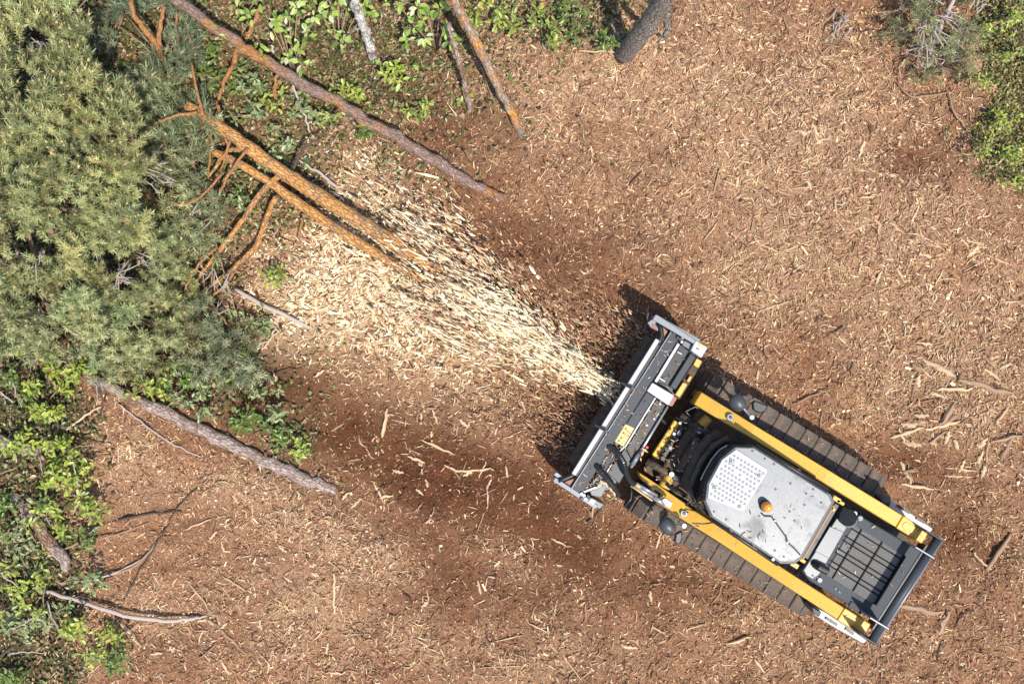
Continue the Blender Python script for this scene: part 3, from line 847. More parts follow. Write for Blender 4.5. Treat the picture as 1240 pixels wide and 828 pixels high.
for k in range(8):    # flat louvre strips of the grille, some of them bare metal towards the cab
    v0 = GV[k] + .012; v1 = GV[k + 1] - .012
    for u0, u1, mt in ((-.17, -.02, 'grille_pale' if k in (1, 3, 4, 6) else 'mesh'), (.02, .45, 'mesh'), (.49, .96, 'mesh')):
        mpart(MB().beam(P(*gp(u0, (v0 + v1) / 2), ZH + .012), P(*gp(u1, (v0 + v1) / 2), ZH + .012), (v1 - v0) * .605, .02), "grille_strip", mt, hood, .002)
# side cover lip, lock and latch caps
mpart(MB().slab([(1031, 727, ZH + .018), (1048, 737, ZH + .018), (1043, 744, ZH + .018), (1027, 734, ZH + .018)], 0, ZH - .01), "hood_cover", 'hood', hood, .012, seg=3)
for q in ((1041, 627), (992, 701.5)):
    mpart(MB().disc(P(*q, ZH), .032, .03, 16), "latch_cap", 'lightgrey', hood, .008, seg=2)
mpart(MB().disc(P(1034.5, 621.5, ZH), .03, .02, 12), "latch_cap", 'galv', hood, .004)
for q in ((987, 699), (984, 696.5), (990, 698.5), (1002, 668), (1015, 660), (1012, 640)):
    mpart(MB().disc(P(*q, ZH + .008), .011, .012, 8), "hood_bolt", 'black', hood, 0)
# exhaust pipe: grey stub; black mouth and cone stand in for its shadow
ex = P(1022.5, 625, ZH); ex_d = Vector((.10, -.16, 1)).normalized()
es = mpart(MB().tube([ex, ex + ex_d * .16], [.082, .078], 26), "exhaust_stack", 'mirror', hood, .006)
mpart(MB().tube([ex + ex_d * .155, ex + ex_d * .162], [.064, .064], 24), "exhaust_mouth", 'black', hood, 0)
mpart(MB().tube([ex + ex_d * .10, ex + ex_d * .185 + Vector((-.035, .045, 0))], [.074, .09], 24), "exhaust_shade", 'black', hood, 0)
e2 = P(986.5, 682.5, ZH)
mpart(MB().tube([e2, e2 + UP * .05, e2 + UP * .085 + (P(993, 687, 0) - P(986, 682, 0)) * .3, e2 + UP * .09 + (P(999, 689, 0) - P(986, 682, 0)) * .9], [.04, .042, .042, .042], 16), "air_intake", 'black', hood, .003)

# --- rear guard bar
ga, gb = P(1137, 650, 1.78), P(1054.5, 778, 1.78)
rg = mpart(MB().tube([ga, gb], .046, 18), "rear_guard", 'slate', bevel=0, smooth=True)
off = FW * .085
mpart(MB().beam(P(1126, 662, 1.38), P(1060, 764.5, 1.38), .10, .2), "rear_gap_plate", 'black', rg, .006)  # black plate stands in for the dark void behind the hood
mpart(MB().tube([ga - FW * .035 + UP * .02, gb - FW * .035 + UP * .02], .016, 10), "guard_rail", 'galv', rg, 0, smooth=True)
for t in (.01, .165, .83, .985):
    c = ga.lerp(gb, t)
    mpart(MB().beam(c - FW * .06 + UP * .055, c + FW * .17 + UP * .05, .018, .36), "guard_bracket", 'galv' if t in (.165, .83) else 'slate', rg, .004)

# --- side panels below the arms, and lamps seen past them
for pts, nm in (([(984, 733, .95), (1000, 741, .95), (1036, 765, .95), (1050, 775, .95), (1046, 779, .95), (1010, 759, .95), (986, 744, .95)], 'l'), ([(1078, 604, .95), (1130, 640, .95), (1126, 645, .95), (1076, 614, .95)], 'r')):
    mpart(MB().slab(pts, .95, .5), "side_panel", 'white', bevel=.01)
mpart(MB().slab([(983, 734, 1.0), (995, 741, 1.0), (992, 747, 1.0), (984.5, 742, 1.0)], 1.0, .6), "step_plate", 'slate', bevel=.008)
mpart(MB().slab([(1065, 603, 1.0), (1072, 599.5, 1.0), (1080, 606, 1.0), (1079, 612, 1.0), (1068, 610, 1.0)], 1.0, .85), "rear_mirror", 'mirror', bevel=.02, seg=2)
for a, b in (((1000, 748), (1014, 757)), ((1024, 761), (1034, 768)), ((1087, 612), (1102, 621)), ((1110, 627), (1120, 633))):
    mpart(MB().beam(P(*a, .972), P(*b, .972), .03, .03), "panel_lettering", 'black', bevel=0)

# --- mirrors and work lamps beside the front of the arms
def mirror_shell(c, r, tilt):
    mb = MB(); c = Vector(c); ax = (LF * -.35 + FW * .9).normalized()
    ts = [0, .12, .3, .5, .7, .85, .95, 1.0]; rs = [.62, .84, .97, 1.0, .93, .76, .52, .1]
    mb.tube([c + ax * ((t - .5) * 2.1 * r) for t in ts], [q * r for q in rs], 18)
    return mb
for (q, sgn, blk) in (((893, 487), -1, [(911, 487.5), (914.5, 484.5), (931, 491), (927, 498), (920, 500.5), (912, 496.5)]), ((808, 636), 1, [(816.5, 657), (818, 646), (826, 642), (827, 651), (823, 660)])):
    c = P(*q, 1.25)
    mm = mpart(mirror_shell(c, .086, .35 * sgn), "work_lamp", 'mirror', bevel=0, smooth=True, label="grey lamp housing beside the %s arm" % ("upper right" if sgn < 0 else "lower left"))
    mpart(MB().slab([(*p, 1.16) for p in blk], 1.16, 1.09), "mirror_back", 'black', mm, .016, seg=2)
    e = P(910, 505, 1.2) if sgn < 0 else P(828, 636, 1.1)
    mpart(MB().tube([c, (c + e) / 2 + UP * .02, e], .014, 8), "lamp_bracket", 'galv', mm, 0, smooth=True)
    mpart(MB().disc(e - UP * .03, .028, .06, 10), "bracket_bolt", 'steel', mm, .004)

# --- mechanism between head and cab
mpart(MB().slab([(818, 508, .62), (888, 548, .62), (846, 618, .62), (778, 570, .62)], .62, .3), "front_crossmember", 'muddy', bevel=.02)
mpart(MB().beam(P(820.5, 511, .74), P(793.5, 553, .74), .085, .12), "quick_coupler_bar", 'yellow_dirty', bevel=.008)
mpart(MB().beam(P(827, 516, .80), P(801, 556, .80), .07, .2), "coupler_cylinder_block", 'dark_slate', bevel=.012)
for k in range(7):
    c = P(828, 516, .83).lerp(P(800, 557, .83), k / 6 * .95 + .02) + Vector((random.uniform(-.02, .02), random.uniform(-.02, .02), 0))
    mpart(MB().disc(c - UP * .02, .02 + .012 * random.random(), .05, 8), "coupler_fitting", ['black', 'galv', 'dark_slate'][k % 3], bevel=.004)
mudb = MB()
for k in range(60):
    t = random.random(); c = P(836, 519, .68).lerp(P(812, 566, .68), t) + Vector((random.gauss(0, .035), random.gauss(0, .03), 0))
    s = random.uniform(.02, .055)
    mudb.tube([c - Vector((s, random.uniform(-s, s), .02)), c + UP * random.uniform(.0, .04), c + Vector((s, random.uniform(-s, s), -.02))], [s * .4, s, s * .3], 6, jit=.3)
tag(mpart(mudb, "caked_mud", 'mud', bevel=0), kind='stuff')
mpart(MB().beam(P(848, 531, .92), P(824, 571, .92), .11, .4), "front_step", 'muddy', bevel=.03, seg=3)
mpart(MB().tube([P(845, 535, .935), P(836, 550, .94), P(827, 566, .935)], .018, 8, jit=.3), "step_edge", 'mud', bevel=0)
mpart(MB().tube(arc_pts([(872, 524), (860, 531), (848, 548), (838, 568), (830, 592)], .95), .075, 12), "front_guard", 'muddy', bevel=0, smooth=True)
for a, b, z, r, mt in (((783, 558), (816, 577), .80, .042, 'muddy'), ((824, 503), (851, 520), .82, .042, 'muddy'), ((851, 520), (858, 524), .84, .03, 'steel'), ((816, 577), (824, 582), .84, .03, 'steel'), ((812, 512), (800, 534), .66, .03, 'black'), ((845, 600), (820, 586), .75, .03, 'muddy')):
    mpart(MB().tube([P(*a, z), P(*b, z)], r, 12), "tilt_cylinder", mt, bevel=0, smooth=True)
for q, r in (((846.5, 521), .035), ((813, 574), .032), ((823, 512), .02), ((816, 525), .02)):
    mpart(MB().disc(P(*q, .86), r, .03, 12), "cylinder_pin", 'steel', bevel=.005)
for pth, r, z in (([(838, 506), (830, 498), (842, 492), (850, 497)], .016, .85), ([(826, 585), (834, 596), (846, 606)], .016, 1.0), ([(840, 520), (856, 522), (868, 528), (880, 531)], .018, .98), ([(818, 505), (830, 512), (842, 510)], .014, .9), ([(806, 585), (818, 596), (832, 604), (846, 616)], .018, .95), ([(836, 590), (842, 606), (854, 622)], .02, 1.3), ([(848, 598), (836, 606), (830, 612)], .014, 1.1)):
    mpart(MB().tube(arc_pts(pth, z), r, 8), "hydraulic_hose", 'hose', bevel=0, smooth=True)

# --- the mulching head
ZB = .95
beam_poly = [(812.3, 401), (823.6, 407.8), (703, 601), (690.6, 593)]
beam = mpart(MB().slab([(*p, ZB) for p in beam_poly], ZB, ZB - .22), "head_main_beam", 'slate', bevel=.01, seg=2)
mpart(MB().beam(P(812.8, 401.6, ZB + .006), P(691.2, 592.8, ZB + .006), .012, .02), "beam_edge_strip", 'galv', beam, .002)
# rotor housing below the beam and the dark hood that closes its back
mpart(MB().slab([(822, 408, .80), (846, 434, .78), (742, 594, .78), (702, 602, .80)], .8, .25), "rotor_housing", 'black', bevel=.02)
# rotor drum with teeth, seen in the shade in front of the beam
ra, rb = P(796, 415, .36), P(702, 566, .36)
rot = mpart(MB().tube([ra, rb], .17, 20), "rotor", 'muddy', bevel=0)
axis = (rb - ra).normalized(); e1 = UP; e2_ = axis.cross(UP)
for k in range(36):
    t = (k + .5) / 36; th = k * 2.399
    c = ra.lerp(rb, t) + (e1 * math.sin(th) + e2_ * math.cos(th)) * .165
    d = (e1 * math.sin(th) + e2_ * math.cos(th))
    mpart(MB().beam(c + d * .0 + axis * -.025, c + d * .0 + axis * .025, .05, .07, d), "rotor_tooth", 'muddy', rot, .006)
# pale push bar in front, with two hooks
mpart(MB().beam(P(796.6, 411, 1.0), P(694.5, 574.5, 1.0), .05, .05), "push_bar", 'white', bevel=.008, seg=2, label="long pale push bar along the front of the head")
mpart(MB().beam(P(802.5, 408, .93), P(699, 577, .93), .055, .03), "bar_gap_plate", 'black', bevel=.004)  # black plate filling the gap between push bar and beam
for q0, q1 in (((752.5, 463), (765.5, 470)), ((720.5, 514), (734, 521.5))):
    mpart(MB().tube([P(*q0, 1.05), P(*q1, 1.06)], .018, 10).disc(P(*q1, 1.02), .022, .06, 10), "push_bar_hook", 'black', bevel=.003)
# end plates: profile cut from steel, pushed forward at the tips
def end_plate(tip, rear, zs, mt, side):
    t = Vector(tip); r = Vector(rear)
    d = (P(*r, .9) - P(*t, .9)); L_ = d.length; d.normalize()
    base = P(*t, .9)
    prof = [(0, .62), (.03, .90), (.12, .93), (.35, .95), (L_ * .8, .95), (L_, .9), (L_, .3), (L_ * .6, .12), (.3, .06), (.05, .2)]
    w = LF * side * .018
    A = [Vector((base.x, base.y, 0)) + d * a + UP * z for a, z in prof]
    mb = MB().prism([p + w for p in A], [p - w for p in A])
    o = mpart(mb, "end_plate", mt, bevel=.006)
    # folded top flange
    mpart(MB().beam(base + d * .0 + UP * (.945 - .9), base + d * L_ + UP * (.96 - .9), .05, .02), "top_flange", mt, o, .004)
    return o
epR = end_plate((792.5, 383), (846, 413.5), None, 'galv', 1)
epL = end_plate((671, 579.5), (722, 613), None, 'galv', -1)
mpart(MB().slab([(794, 380.5, .985), (800, 383.5, .985), (843, 412, .985), (840, 416.5, .985), (790, 387, .985)], .985, .955), "top_cover", 'galv', epR, .006)
mpart(MB().slab([(842.5, 411.8, 1.0), (857.2, 420.6, 1.0), (849.5, 433.5, 1.0), (836.5, 424.2, 1.0)], 1.0, .5), "belt_cover", 'white', epR, .012, seg=2, label="white belt cover with a small yellow sticker")
mpart(MB().slab([(846, 415.5, 1.006), (853.5, 418.8, 1.006), (851.5, 421.6, 1.006), (845, 418.6, 1.006)], 0, .995), "warning_sticker", 'sticker', epR, 0)
mpart(MB().slab([(843.5, 420.8, 1.007), (847, 422.6, 1.007), (846.2, 423.8, 1.007), (842.8, 422, 1.007)], 0, .995), "warning_sticker", 'dark_slate', epR, 0)
mpart(MB().slab([(829, 412, .93), (840, 418, .93), (836.5, 424, .93), (826, 418, .93)], .93, .8), "belt_guard_gusset", 'lightgrey', epR, .006)
# forward tips: small bracket, black curved skirt, rust-brown gusset
mpart(MB().slab([(784, 390.5, .9), (790, 386.5, .9), (800, 392, .9), (797, 401, .9), (788, 396.5, .9)], .9, .82), "tip_bracket", 'galv', epR, .006)
mpart(MB().slab([(790, 392, .912), (796, 394.5, .912), (795, 399, .912), (789.5, 396, .912)], 0, .88), "tip_gusset", 'rust', epR, .003)
mpart(MB().tube(arc_pts([(797, 392), (800.5, 398), (801.5, 406), (799, 413.5), (796, 417)], .93), .026, 8), "rubber_skirt", 'black', epR, 0, smooth=True)
mpart(MB().slab([(800.5, 394, .9), (808.5, 401, .9), (802.2, 411.5, .9), (801.5, 402, .9)], .9, .86), "tip_gusset", 'rust', epR, .004)
mpart(MB().slab([(670, 574.5, .9), (674, 571, .9), (683.5, 578.5, .9), (679, 582, .9)], .9, .8), "tip_bracket", 'galv', epL, .006)
mpart(MB().tube(arc_pts([(676, 582.5), (683, 580), (692, 576), (698, 571)], .93), .024, 8), "rubber_skirt", 'black', epL, 0, smooth=True)
mpart(MB().slab([(681, 584.5, .9), (697, 578.5, .9), (690, 592, .9)], .9, .86), "tip_gusset", 'rust', epL, .004)
mpart(MB().slab([(714, 601.5, .95), (732, 610.5, .95), (726, 616.5, .95), (708, 606, .95)], .95, .6), "bearing_cover", 'lightgrey', epL, .01, seg=2)
mpart(MB().slab([(716, 603, .968), (722, 606, .968), (718.5, 611, .968), (712, 607.5, .968)], 0, .94), "bearing_cover_label", 'white', epL, .003)
# bolts at the beam ends
for q in ((820, 409), (823, 411), (826, 409), (825, 414), (704, 597), (707, 599), (709, 603), (704, 603), (712, 600)):
    mpart(MB().disc(P(*q, .93), .02, .05, 8), "head_bolt", random.choice(['black', 'galv', 'black', 'steel']), beam, .004)
# recess behind the beam with pale rail and two prongs
rec = mpart(MB().slab([(824, 417, .87), (837, 427, .87), (812, 469, .87), (795, 462, .87)], .87, .7), "hood_recess", 'black', bevel=.006)
mpart(MB().beam(P(822.2, 416, .94), P(793.8, 462.5, .94), .036, .05), "recess_rail", 'steel', rec, .004)
for a, b in (((820, 425.5), (826, 429.2)), ((798.5, 457.8), (806, 462))):
    mpart(MB().beam(P(*a, .93), P(*b, .93), .024, .03), "rail_prong", 'steel', rec, .006)
# second beam, white bridge plate, yellow marks
mpart(MB().slab([(836.2, 427.5, .93), (843.2, 432.3, .93), (818, 472, .93), (811, 468, .93)], .93, .72), "rear_beam", 'slate', bevel=.008)
mpart(MB().slab([(843.5, 433, .80), (851.5, 437.5, .80), (823, 484, .80), (815, 478, .80)], .80, .4), "hitch_plate", 'muddy', bevel=.008)
for poly, z in (([(843.7, 433.6), (850.2, 437.4), (845.8, 445.6), (839.6, 441.6)], .90), ([(835.4, 454.8), (838.2, 456.3), (834.6, 462.8), (831.6, 461)], .86), ([(827.3, 462.6), (832.4, 465.4), (823, 481, ), (817.6, 477.6)], .88)):
    mpart(MB().slab([(*p, z) for p in poly], z, z - .1), "yellow_stop_block", 'yellow', bevel=.006)
brg = mpart(MB().slab([(790, 463, .985), (816.6, 478.8, .985), (809.6, 490.8, .985), (783.3, 473.2, .985)], .985, .82), "bridge_plate", 'white', bevel=.01, seg=2, label="white plate bridging the two beams")
mpart(MB().slab([(816, 479.5, .93), (820, 482, .93), (814, 492, .93), (809.5, 490.5, .93)], .93, .8), "bridge_end", 'rust', brg, .004)
pan = mpart(MB().slab([(783, 474, .885), (794, 481.5, .885), (757, 541.5, .885), (744.5, 535, .885)], .885, .78), "grey_cover_panel", 'slate', bevel=.006)
mpart(MB().beam(P(793.8, 481.5, .9), P(757, 541, .9), .02, .03), "panel_lip", 'steel', pan, .003)
mpart(MB().slab([(757.2, 513.2, .892), (768, 518.4, .892), (755, 540.4, .892), (744.4, 534.6, .892)], 0, .88), "warning_sticker", 'sticker', pan, 0)
for k, (mx, my) in enumerate(((758, 519), (755, 524), (752.5, 530), (749.5, 533.5), (760.5, 522))):
    s_ = 1.6 if k < 4 else 1.1
    tri = [Vector((mx, my)) + du * s_ * math.cos(t) + dv * s_ * math.sin(t) for t in (0, 2.1, 4.2)]
    mpart(MB().slab([(p.x, p.y, .8965) for p in tri], 0, .889), "warning_symbol", 'black', pan, 0)
mpart(MB().slab([(761, 497, .893), (765, 494, .893), (767, 499, .893), (764, 501, .893)], 0, .88), "leaf_scrap", 'wood', pan, 0)
mpart(MB().slab([(794.5, 482.5, .865), (808.5, 491, .865), (765, 558, .865), (757.5, 543, .865)], .865, .5), "motor_cover", 'black', bevel=.012)
mpart(MB().slab([(757, 542, .86), (765.5, 557, .86), (750, 586, .86), (735, 572.5, .86)], .86, .6), "lower_cover", 'dark_slate', bevel=.008)
mpart(MB().slab([(727, 559, .87), (741, 545, .87), (753, 544, .87), (742, 560, .87), (731, 577, .87)], .87, .7), "lower_cover", 'slate', bevel=.008)
mpart(MB().slab([(712, 588, .87), (726, 574, .87), (738, 584, .87), (728, 602, .87), (716, 600, .87)], .87, .7), "lower_cover", 'lightgrey', bevel=.008)
for a, b in (((741, 561.5), (735, 571.5)), ((735, 553), (731, 559)), ((757, 540), (751, 546))):
    mpart(MB().beam(P(*a, .893), P(*b, .893), .016, .03), "cover_lip", 'steel', bevel=.002)
mpart(MB().beam(P(706, 596, .93), P(724, 589, .93), .025, .03), "linkage_rod", 'steel', bevel=.004)
mpart(MB().tube([P(808.7, 492, .90), P(785, 531, .89), P(764, 566, .88)], [.014, .017, .017], 10), "release_rod", 'steel', bevel=0, smooth=True)
mpart(MB().tube([P(774, 549, .91), P(765.5, 563, .9)], .027, 10), "rod_sleeve", 'galv', bevel=0, smooth=True)
for q in ((799, 489), (800, 503), (783, 514.5), (786, 497), (792, 507)):
    mpart(MB().disc(P(*q, .86), .015, .02, 8), "cover_bolt", 'white' if q[0] != 786 else 'galv', bevel=.003)
mpart(MB().disc(P(783, 541, .87), .018, .05, 8), "red_plug", 'orange', bevel=.004)
bpy.data.objects[[o.name for o in mroot.children if o.name.startswith('red_plug')][0]].data.materials[0] = paint("red_plug_plastic", (.5, .02, .03), .4)
# leaves and splinters lodged on the head
lod = MB()
for (x0, y0) in ((728, 583), (732, 585), (735, 588), (726, 588), (740, 593), (744, 598), (737, 600), (778, 549), (781, 545), (776, 556), (834, 560), (838, 552), (832, 568), (840, 545)):
    a = random.uniform(0, 6.3); d = Vector((math.cos(a), math.sin(a), .2)) * random.uniform(.025, .05); c = P(x0, y0, .95)
    lod.prism([c - d, c + Vector((-d.y, d.x, 0)) * .35, c + d, c + Vector((d.y, -d.x, 0)) * .35], [q - UP * .006 for q in (c - d, c + Vector((-d.y, d.x, 0)) * .35, c + d, c + Vector((d.y, -d.x, 0)) * .35)])
tag(mpart(lod, "lodged_debris", 'wood', bevel=0), kind='stuff')
def crumbs(parent, areas, name, mat_col):
    out = []
    for (poly, z, m) in areas:
        xs = [p[0] for p in poly]; ys = [p[1] for p in poly]; pts = []
        while len(pts) < m:
            q = (random.uniform(min(xs), max(xs)), random.uniform(min(ys), max(ys)))
            if inpoly(q, poly): pts.append(tuple(P(*q, z + random.uniform(.002, .008))))
        p = np.array(pts); n_ = len(p)
        cc = pick_cols(np.tile(np.array([mat_col]), (n_, 1)), n_) * .85
        out.append(scatter(CT[0], p, rot_from(rng.uniform(0, 6.28, n_), rng.normal(0, .15, n_), rng.normal(0, .3, n_)), np.stack([rng.uniform(.012, .06, n_), rng.uniform(.004, .012, n_), rng.uniform(.003, .007, n_)], 1), cc))
    v, f, c = join(out); mi = np.array(inv_of(parent)); v = v @ mi[:3, :3].T + mi[:3, 3]
    return tag(link(name, np_mesh(name, v, f, None, c), M['chip'], parent), kind='stuff')
def inv_of(o):
    m = o.matrix_local.copy() if o.parent is not None else MMAT
    q = o
    while q.parent is not None:
        q = q.parent; m = (MMAT if q.parent is None else q.matrix_local.copy()) @ m
    return m.inverted()
TKL = [(757, 611), (940, 732), (955, 715), (775, 597)]; TKR = [(866, 449), (1045, 569), (1030, 590), (852, 470)]
crumbs(mroot, [([(812.3, 401), (823.6, 407.8), (703, 601), (690.6, 593)], ZB + .003, 70), (TKL, .722, 70), (TKR, .722, 70), ([(822, 408), (846, 434), (742, 594), (702, 602)], .905, 60), ([(744, 535), (757, 541), (735, 575), (716, 600), (706, 594)], .895, 90),
               ([(794, 482), (808, 490), (765, 556), (757, 541)], .868, 60), ([(818, 508), (888, 548), (846, 618), (778, 570)], .95, 160)], "wood_crumbs", [.6, 1, 1, .8, .5, .3, .15])
crumbs(roof, [([(880, 560), (1000, 605), (965, 676), (865, 620)], ZR + .002, 16)], "wood_crumbs", [.6, 1, 1, .8, .5, .5, .3])
crumbs(hood, [([(1031, 618), (1116, 667), (1062, 752), (980, 702)], ZH + .024, 26)], "wood_crumbs", [.6, 1, 1, .8, .5, .5, .3])
# big ribbed hoses to the head and the bright pipes along the lower arm
def ribbed(pts, zs, r, name):
    raw = [P(px, py, z) for (px, py), z in zip(pts, zs)]
    path = []
    for i in range(len(raw) - 1):
        for k in range(8): path.append(raw[i].lerp(raw[i + 1], k / 8))
    for _ in range(6):
        path = [path[0]] + [(path[i - 1] + path[i] * 2 + path[i + 1]) / 4 for i in range(1, len(path) - 1)] + [path[-1]]
    rad = [r * (1.12 if i % 2 else .92) for i in range(len(path))]
    return mpart(MB().tube(path, rad, 12), name, 'hose', bevel=0, smooth=False)
ribbed([(737, 540), (744, 545), (751, 552), (756, 561), (758.5, 572), (762, 581), (768.5, 587)], [.95, 1.0, 1.06, 1.1, 1.1, 1.08, 1.05], .031, "hydraulic_hose")
ribbed([(722, 563), (728, 571), (735, 580), (744, 590), (749.5, 600)], [.95, 1.02, 1.02, .95, .8], .031, "hydraulic_hose")
for a, b, r, mt in (((768, 587.5), (792, 602.5), .020, 'steel'), ((771, 585.5), (796, 600), .016, 'steel'), ((764, 588), (790, 606), .010, 'sticker'), ((770, 586), (775, 590), .027, 'sticker'), ((792, 602.5), (805, 610.5), .027, 'steel')):
    mpart(MB().tube([P(*a, 1.06), P(*b, 1.05)], r, 12), "hydraulic_pipe", mt, bevel=0, smooth=True)
mpart(MB().slab([(801, 605, 1.1), (806, 602.5, 1.1), (815, 609, 1.1), (812, 616, 1.1), (806, 612.5, 1.1)], 1.1, 1.0), "pipe_clamp", 'steel', bevel=.008)
for pth, r, z in (([(763, 588), (765, 596), (764, 604), (757, 613)], .012, .95), ([(786, 602), (787, 612), (790, 618)], .012, .9), ([(846, 637), (838, 633), (852, 634), (865, 632)], .008, 1.2)):
    mpart(MB().tube(arc_pts(pth, z), r, 8), "hydraulic_hose", 'hose', bevel=0, smooth=True)

# ------------------------------------------------------------------ logs, poles, sticks
def wood_path(name, pts, radii, mat, parent=None, label=None, cat=None, group=None, n=10, wob=.012, jit=.05, sub=5):
    """A round stem: one mesh whose own X axis runs along it."""
    pts = [Vector(p) for p in pts]
    path = []; rad = []
    for i in range(len(pts) - 1):
        for k in range(sub):
            t = k / sub
            path.append(pts[i].lerp(pts[i + 1], t)); rad.append(radii[i] * (1 - t) + radii[i + 1] * t)
    path.append(pts[-1]); rad.append(radii[-1])
    for _ in range(3):
        path = [path[0]] + [(path[i - 1] + path[i] * 2 + path[i + 1]) / 4 for i in range(1, len(path) - 1)] + [path[-1]]
    path = [p + Vector((random.gauss(0, wob), random.gauss(0, wob), random.gauss(0, wob * .5))) for p in path]
    rad = [r * random.uniform(.93, 1.07) for r in rad]
    d = (pts[-1] - pts[0]).normalized()
    q = d.to_track_quat('X', 'Z')
    m = Matrix.Translation(pts[0]) @ q.to_matrix().to_4x4()
    mb = MB().tube(path, rad, n, jit=jit)
    if parent is not None:
        pw = parent.matrix_world if parent.parent is None else parent.matrix_world
        o = mb.build(name, M[mat], None, m.inverted(), 0, True)
        o.parent = parent
        o.matrix_local = inv_world(parent) @ m
    else:
        o = mb.build(name, M[mat], None, m.inverted(), 0, True)
        o.matrix_local = m
    return tag(o, label, cat, group)

def world_of(o):
    m = o.matrix_local.copy() if o.parent is not None else Matrix.LocRotScale(o.location, o.rotation_euler.to_quaternion() if o.rotation_mode == 'XYZ' else o.rotation_quaternion, None)
    return world_of(o.parent) @ m if o.parent is not None else m

def inv_world(o): return world_of(o).inverted()

def Gs(pts):
    return [G(p[0], p[1], p[2]) for p in pts]

# long felled log
wood_path("felled_log", Gs([(200, -8, .75), (262, 36, .62), (300, 61, .55), (360, 97, .45), (420, 131, .36), (480, 166, .27), (530, 197, .19), (575, 226, .12), (609, 241, .07)]),
          [.058, .062, .064, .066, .068, .07, .07, .066, .058], 'bark_brown', label="long straight brown log leaning across the shrubs in the upper part of the clearing edge", cat="log", n=14)
for pts, r, mt in (([(289, 57, .5), (283, 75, .42), (272, 100, .3), (264, 126, .15)], [.03, .03, .026, .02], 'twig_orange'),
                   ([(315, 8, .5), (308, 25, .55), (299, 46, .55)], [.024, .028, .03], 'twig_orange'),
                   ([(338, 82, .4), (333, 105, .25), (329, 132, .08)], [.026, .026, .022], 'twig_orange'),
                   ([(353, 90, .4), (358, 112, .28), (364, 130, .18), (372, 150, .1), (382, 168, .04)], [.016, .016, .015, .014, .01], 'twig_dead'),
                   ([(331, 63, .56), (330, 55, .6)], [.014, .012], 'twig_dead')):
    lg = bpy.data.objects["felled_log"]
    wood_path("branch_stub", Gs(pts), r, mt, lg, n=7)
# lower left log
wood_path("felled_log", Gs([(104, 458, .18), (150, 477, .12), (200, 500, .09), (260, 528, .06), (320, 557, .05), (370, 580, .04), (410, 594, .02)]),
          [.055, .068, .075, .078, .078, .075, .06], 'bark_grey', label="grey brown log lying on the mulch below the pine crown at the left", cat="log", n=14)
wood_path("felled_log", Gs([(-12, 530, .10), (22, 539, .08), (48, 547, .06)]), [.075, .07, .06], 'bark_aspen', label="dark stub of a log under the saplings at the left edge", cat="log", n=12)
wood_path("felled_log", Gs([(18, 600, .05), (48, 640, .08), (70, 668, .08), (84, 690, .05)]), [.05, .075, .075, .05], 'bark_grey', label="short rotten log half hidden among the saplings at the lower left", cat="log", n=12)

# leaning trunks at the top
def trunk_tree(name, label, cat, pts, rad, mat, extra=()):
    base = G(*pts[0])
    e = empty(name, base, label, cat)
    wood_path("trunk", Gs(pts), rad, mat, e, n=14, wob=.008)
    for p_, r_ in extra:
        wood_path("branch", Gs(p_), r_, mat, e, n=8)
    return e
trunk_tree("standing_trunk", "thick dark furrowed tree trunk leaning up out of the top edge", "tree",
           [(755, 66, -.05), (767, 52, .5), (785, 28, 1.15), (801, 3, 1.7), (822, -35, 2.5)], [.125, .112, .105, .10, .095], 'bark_aspen',
           [([(806, 16, 1.3), (810, 32, 1.0), (806, 44, .85), (797, 50, .8)], [.035, .035, .028, .015]), ([(762, 64, .2), (750, 48, .3), (742, 30, .3)], [.03, .02, .012])])
trunk_tree("leaning_pole", "slim leaning pole with orange lichen patches ending on the mulch", "tree",
           [(633, 165, -.03), (617, 132, .25), (600, 98, .5), (578, 55, .85), (558, 15, 1.2), (538, -28, 1.6)], [.05, .05, .052, .052, .05, .048], 'bark_lichen')
trunk_tree("young_stem", "thin pinkish stem below the leaf sprig next to the lichened pole", "tree",
           [(569, 137, -.02), (566, 115, .2), (560, 88, .42), (553, 62, .65), (543, 30, .95)], [.030, .029, .028, .026, .022], 'bark_grey')
trunk_tree("birch_stem", "short pale birch stem with dark marks between the broadleaf shrubs", "tree",
           [(454, 74, -.02), (446, 50, .3), (438, 28, .6), (430, 4, .9), (424, -20, 1.2)], [.056, .056, .053, .05, .046], 'bark_birch',
           [([(440, 32, .55), (428, 38, .4), (416, 44, .2)], [.014, .011, .007])])

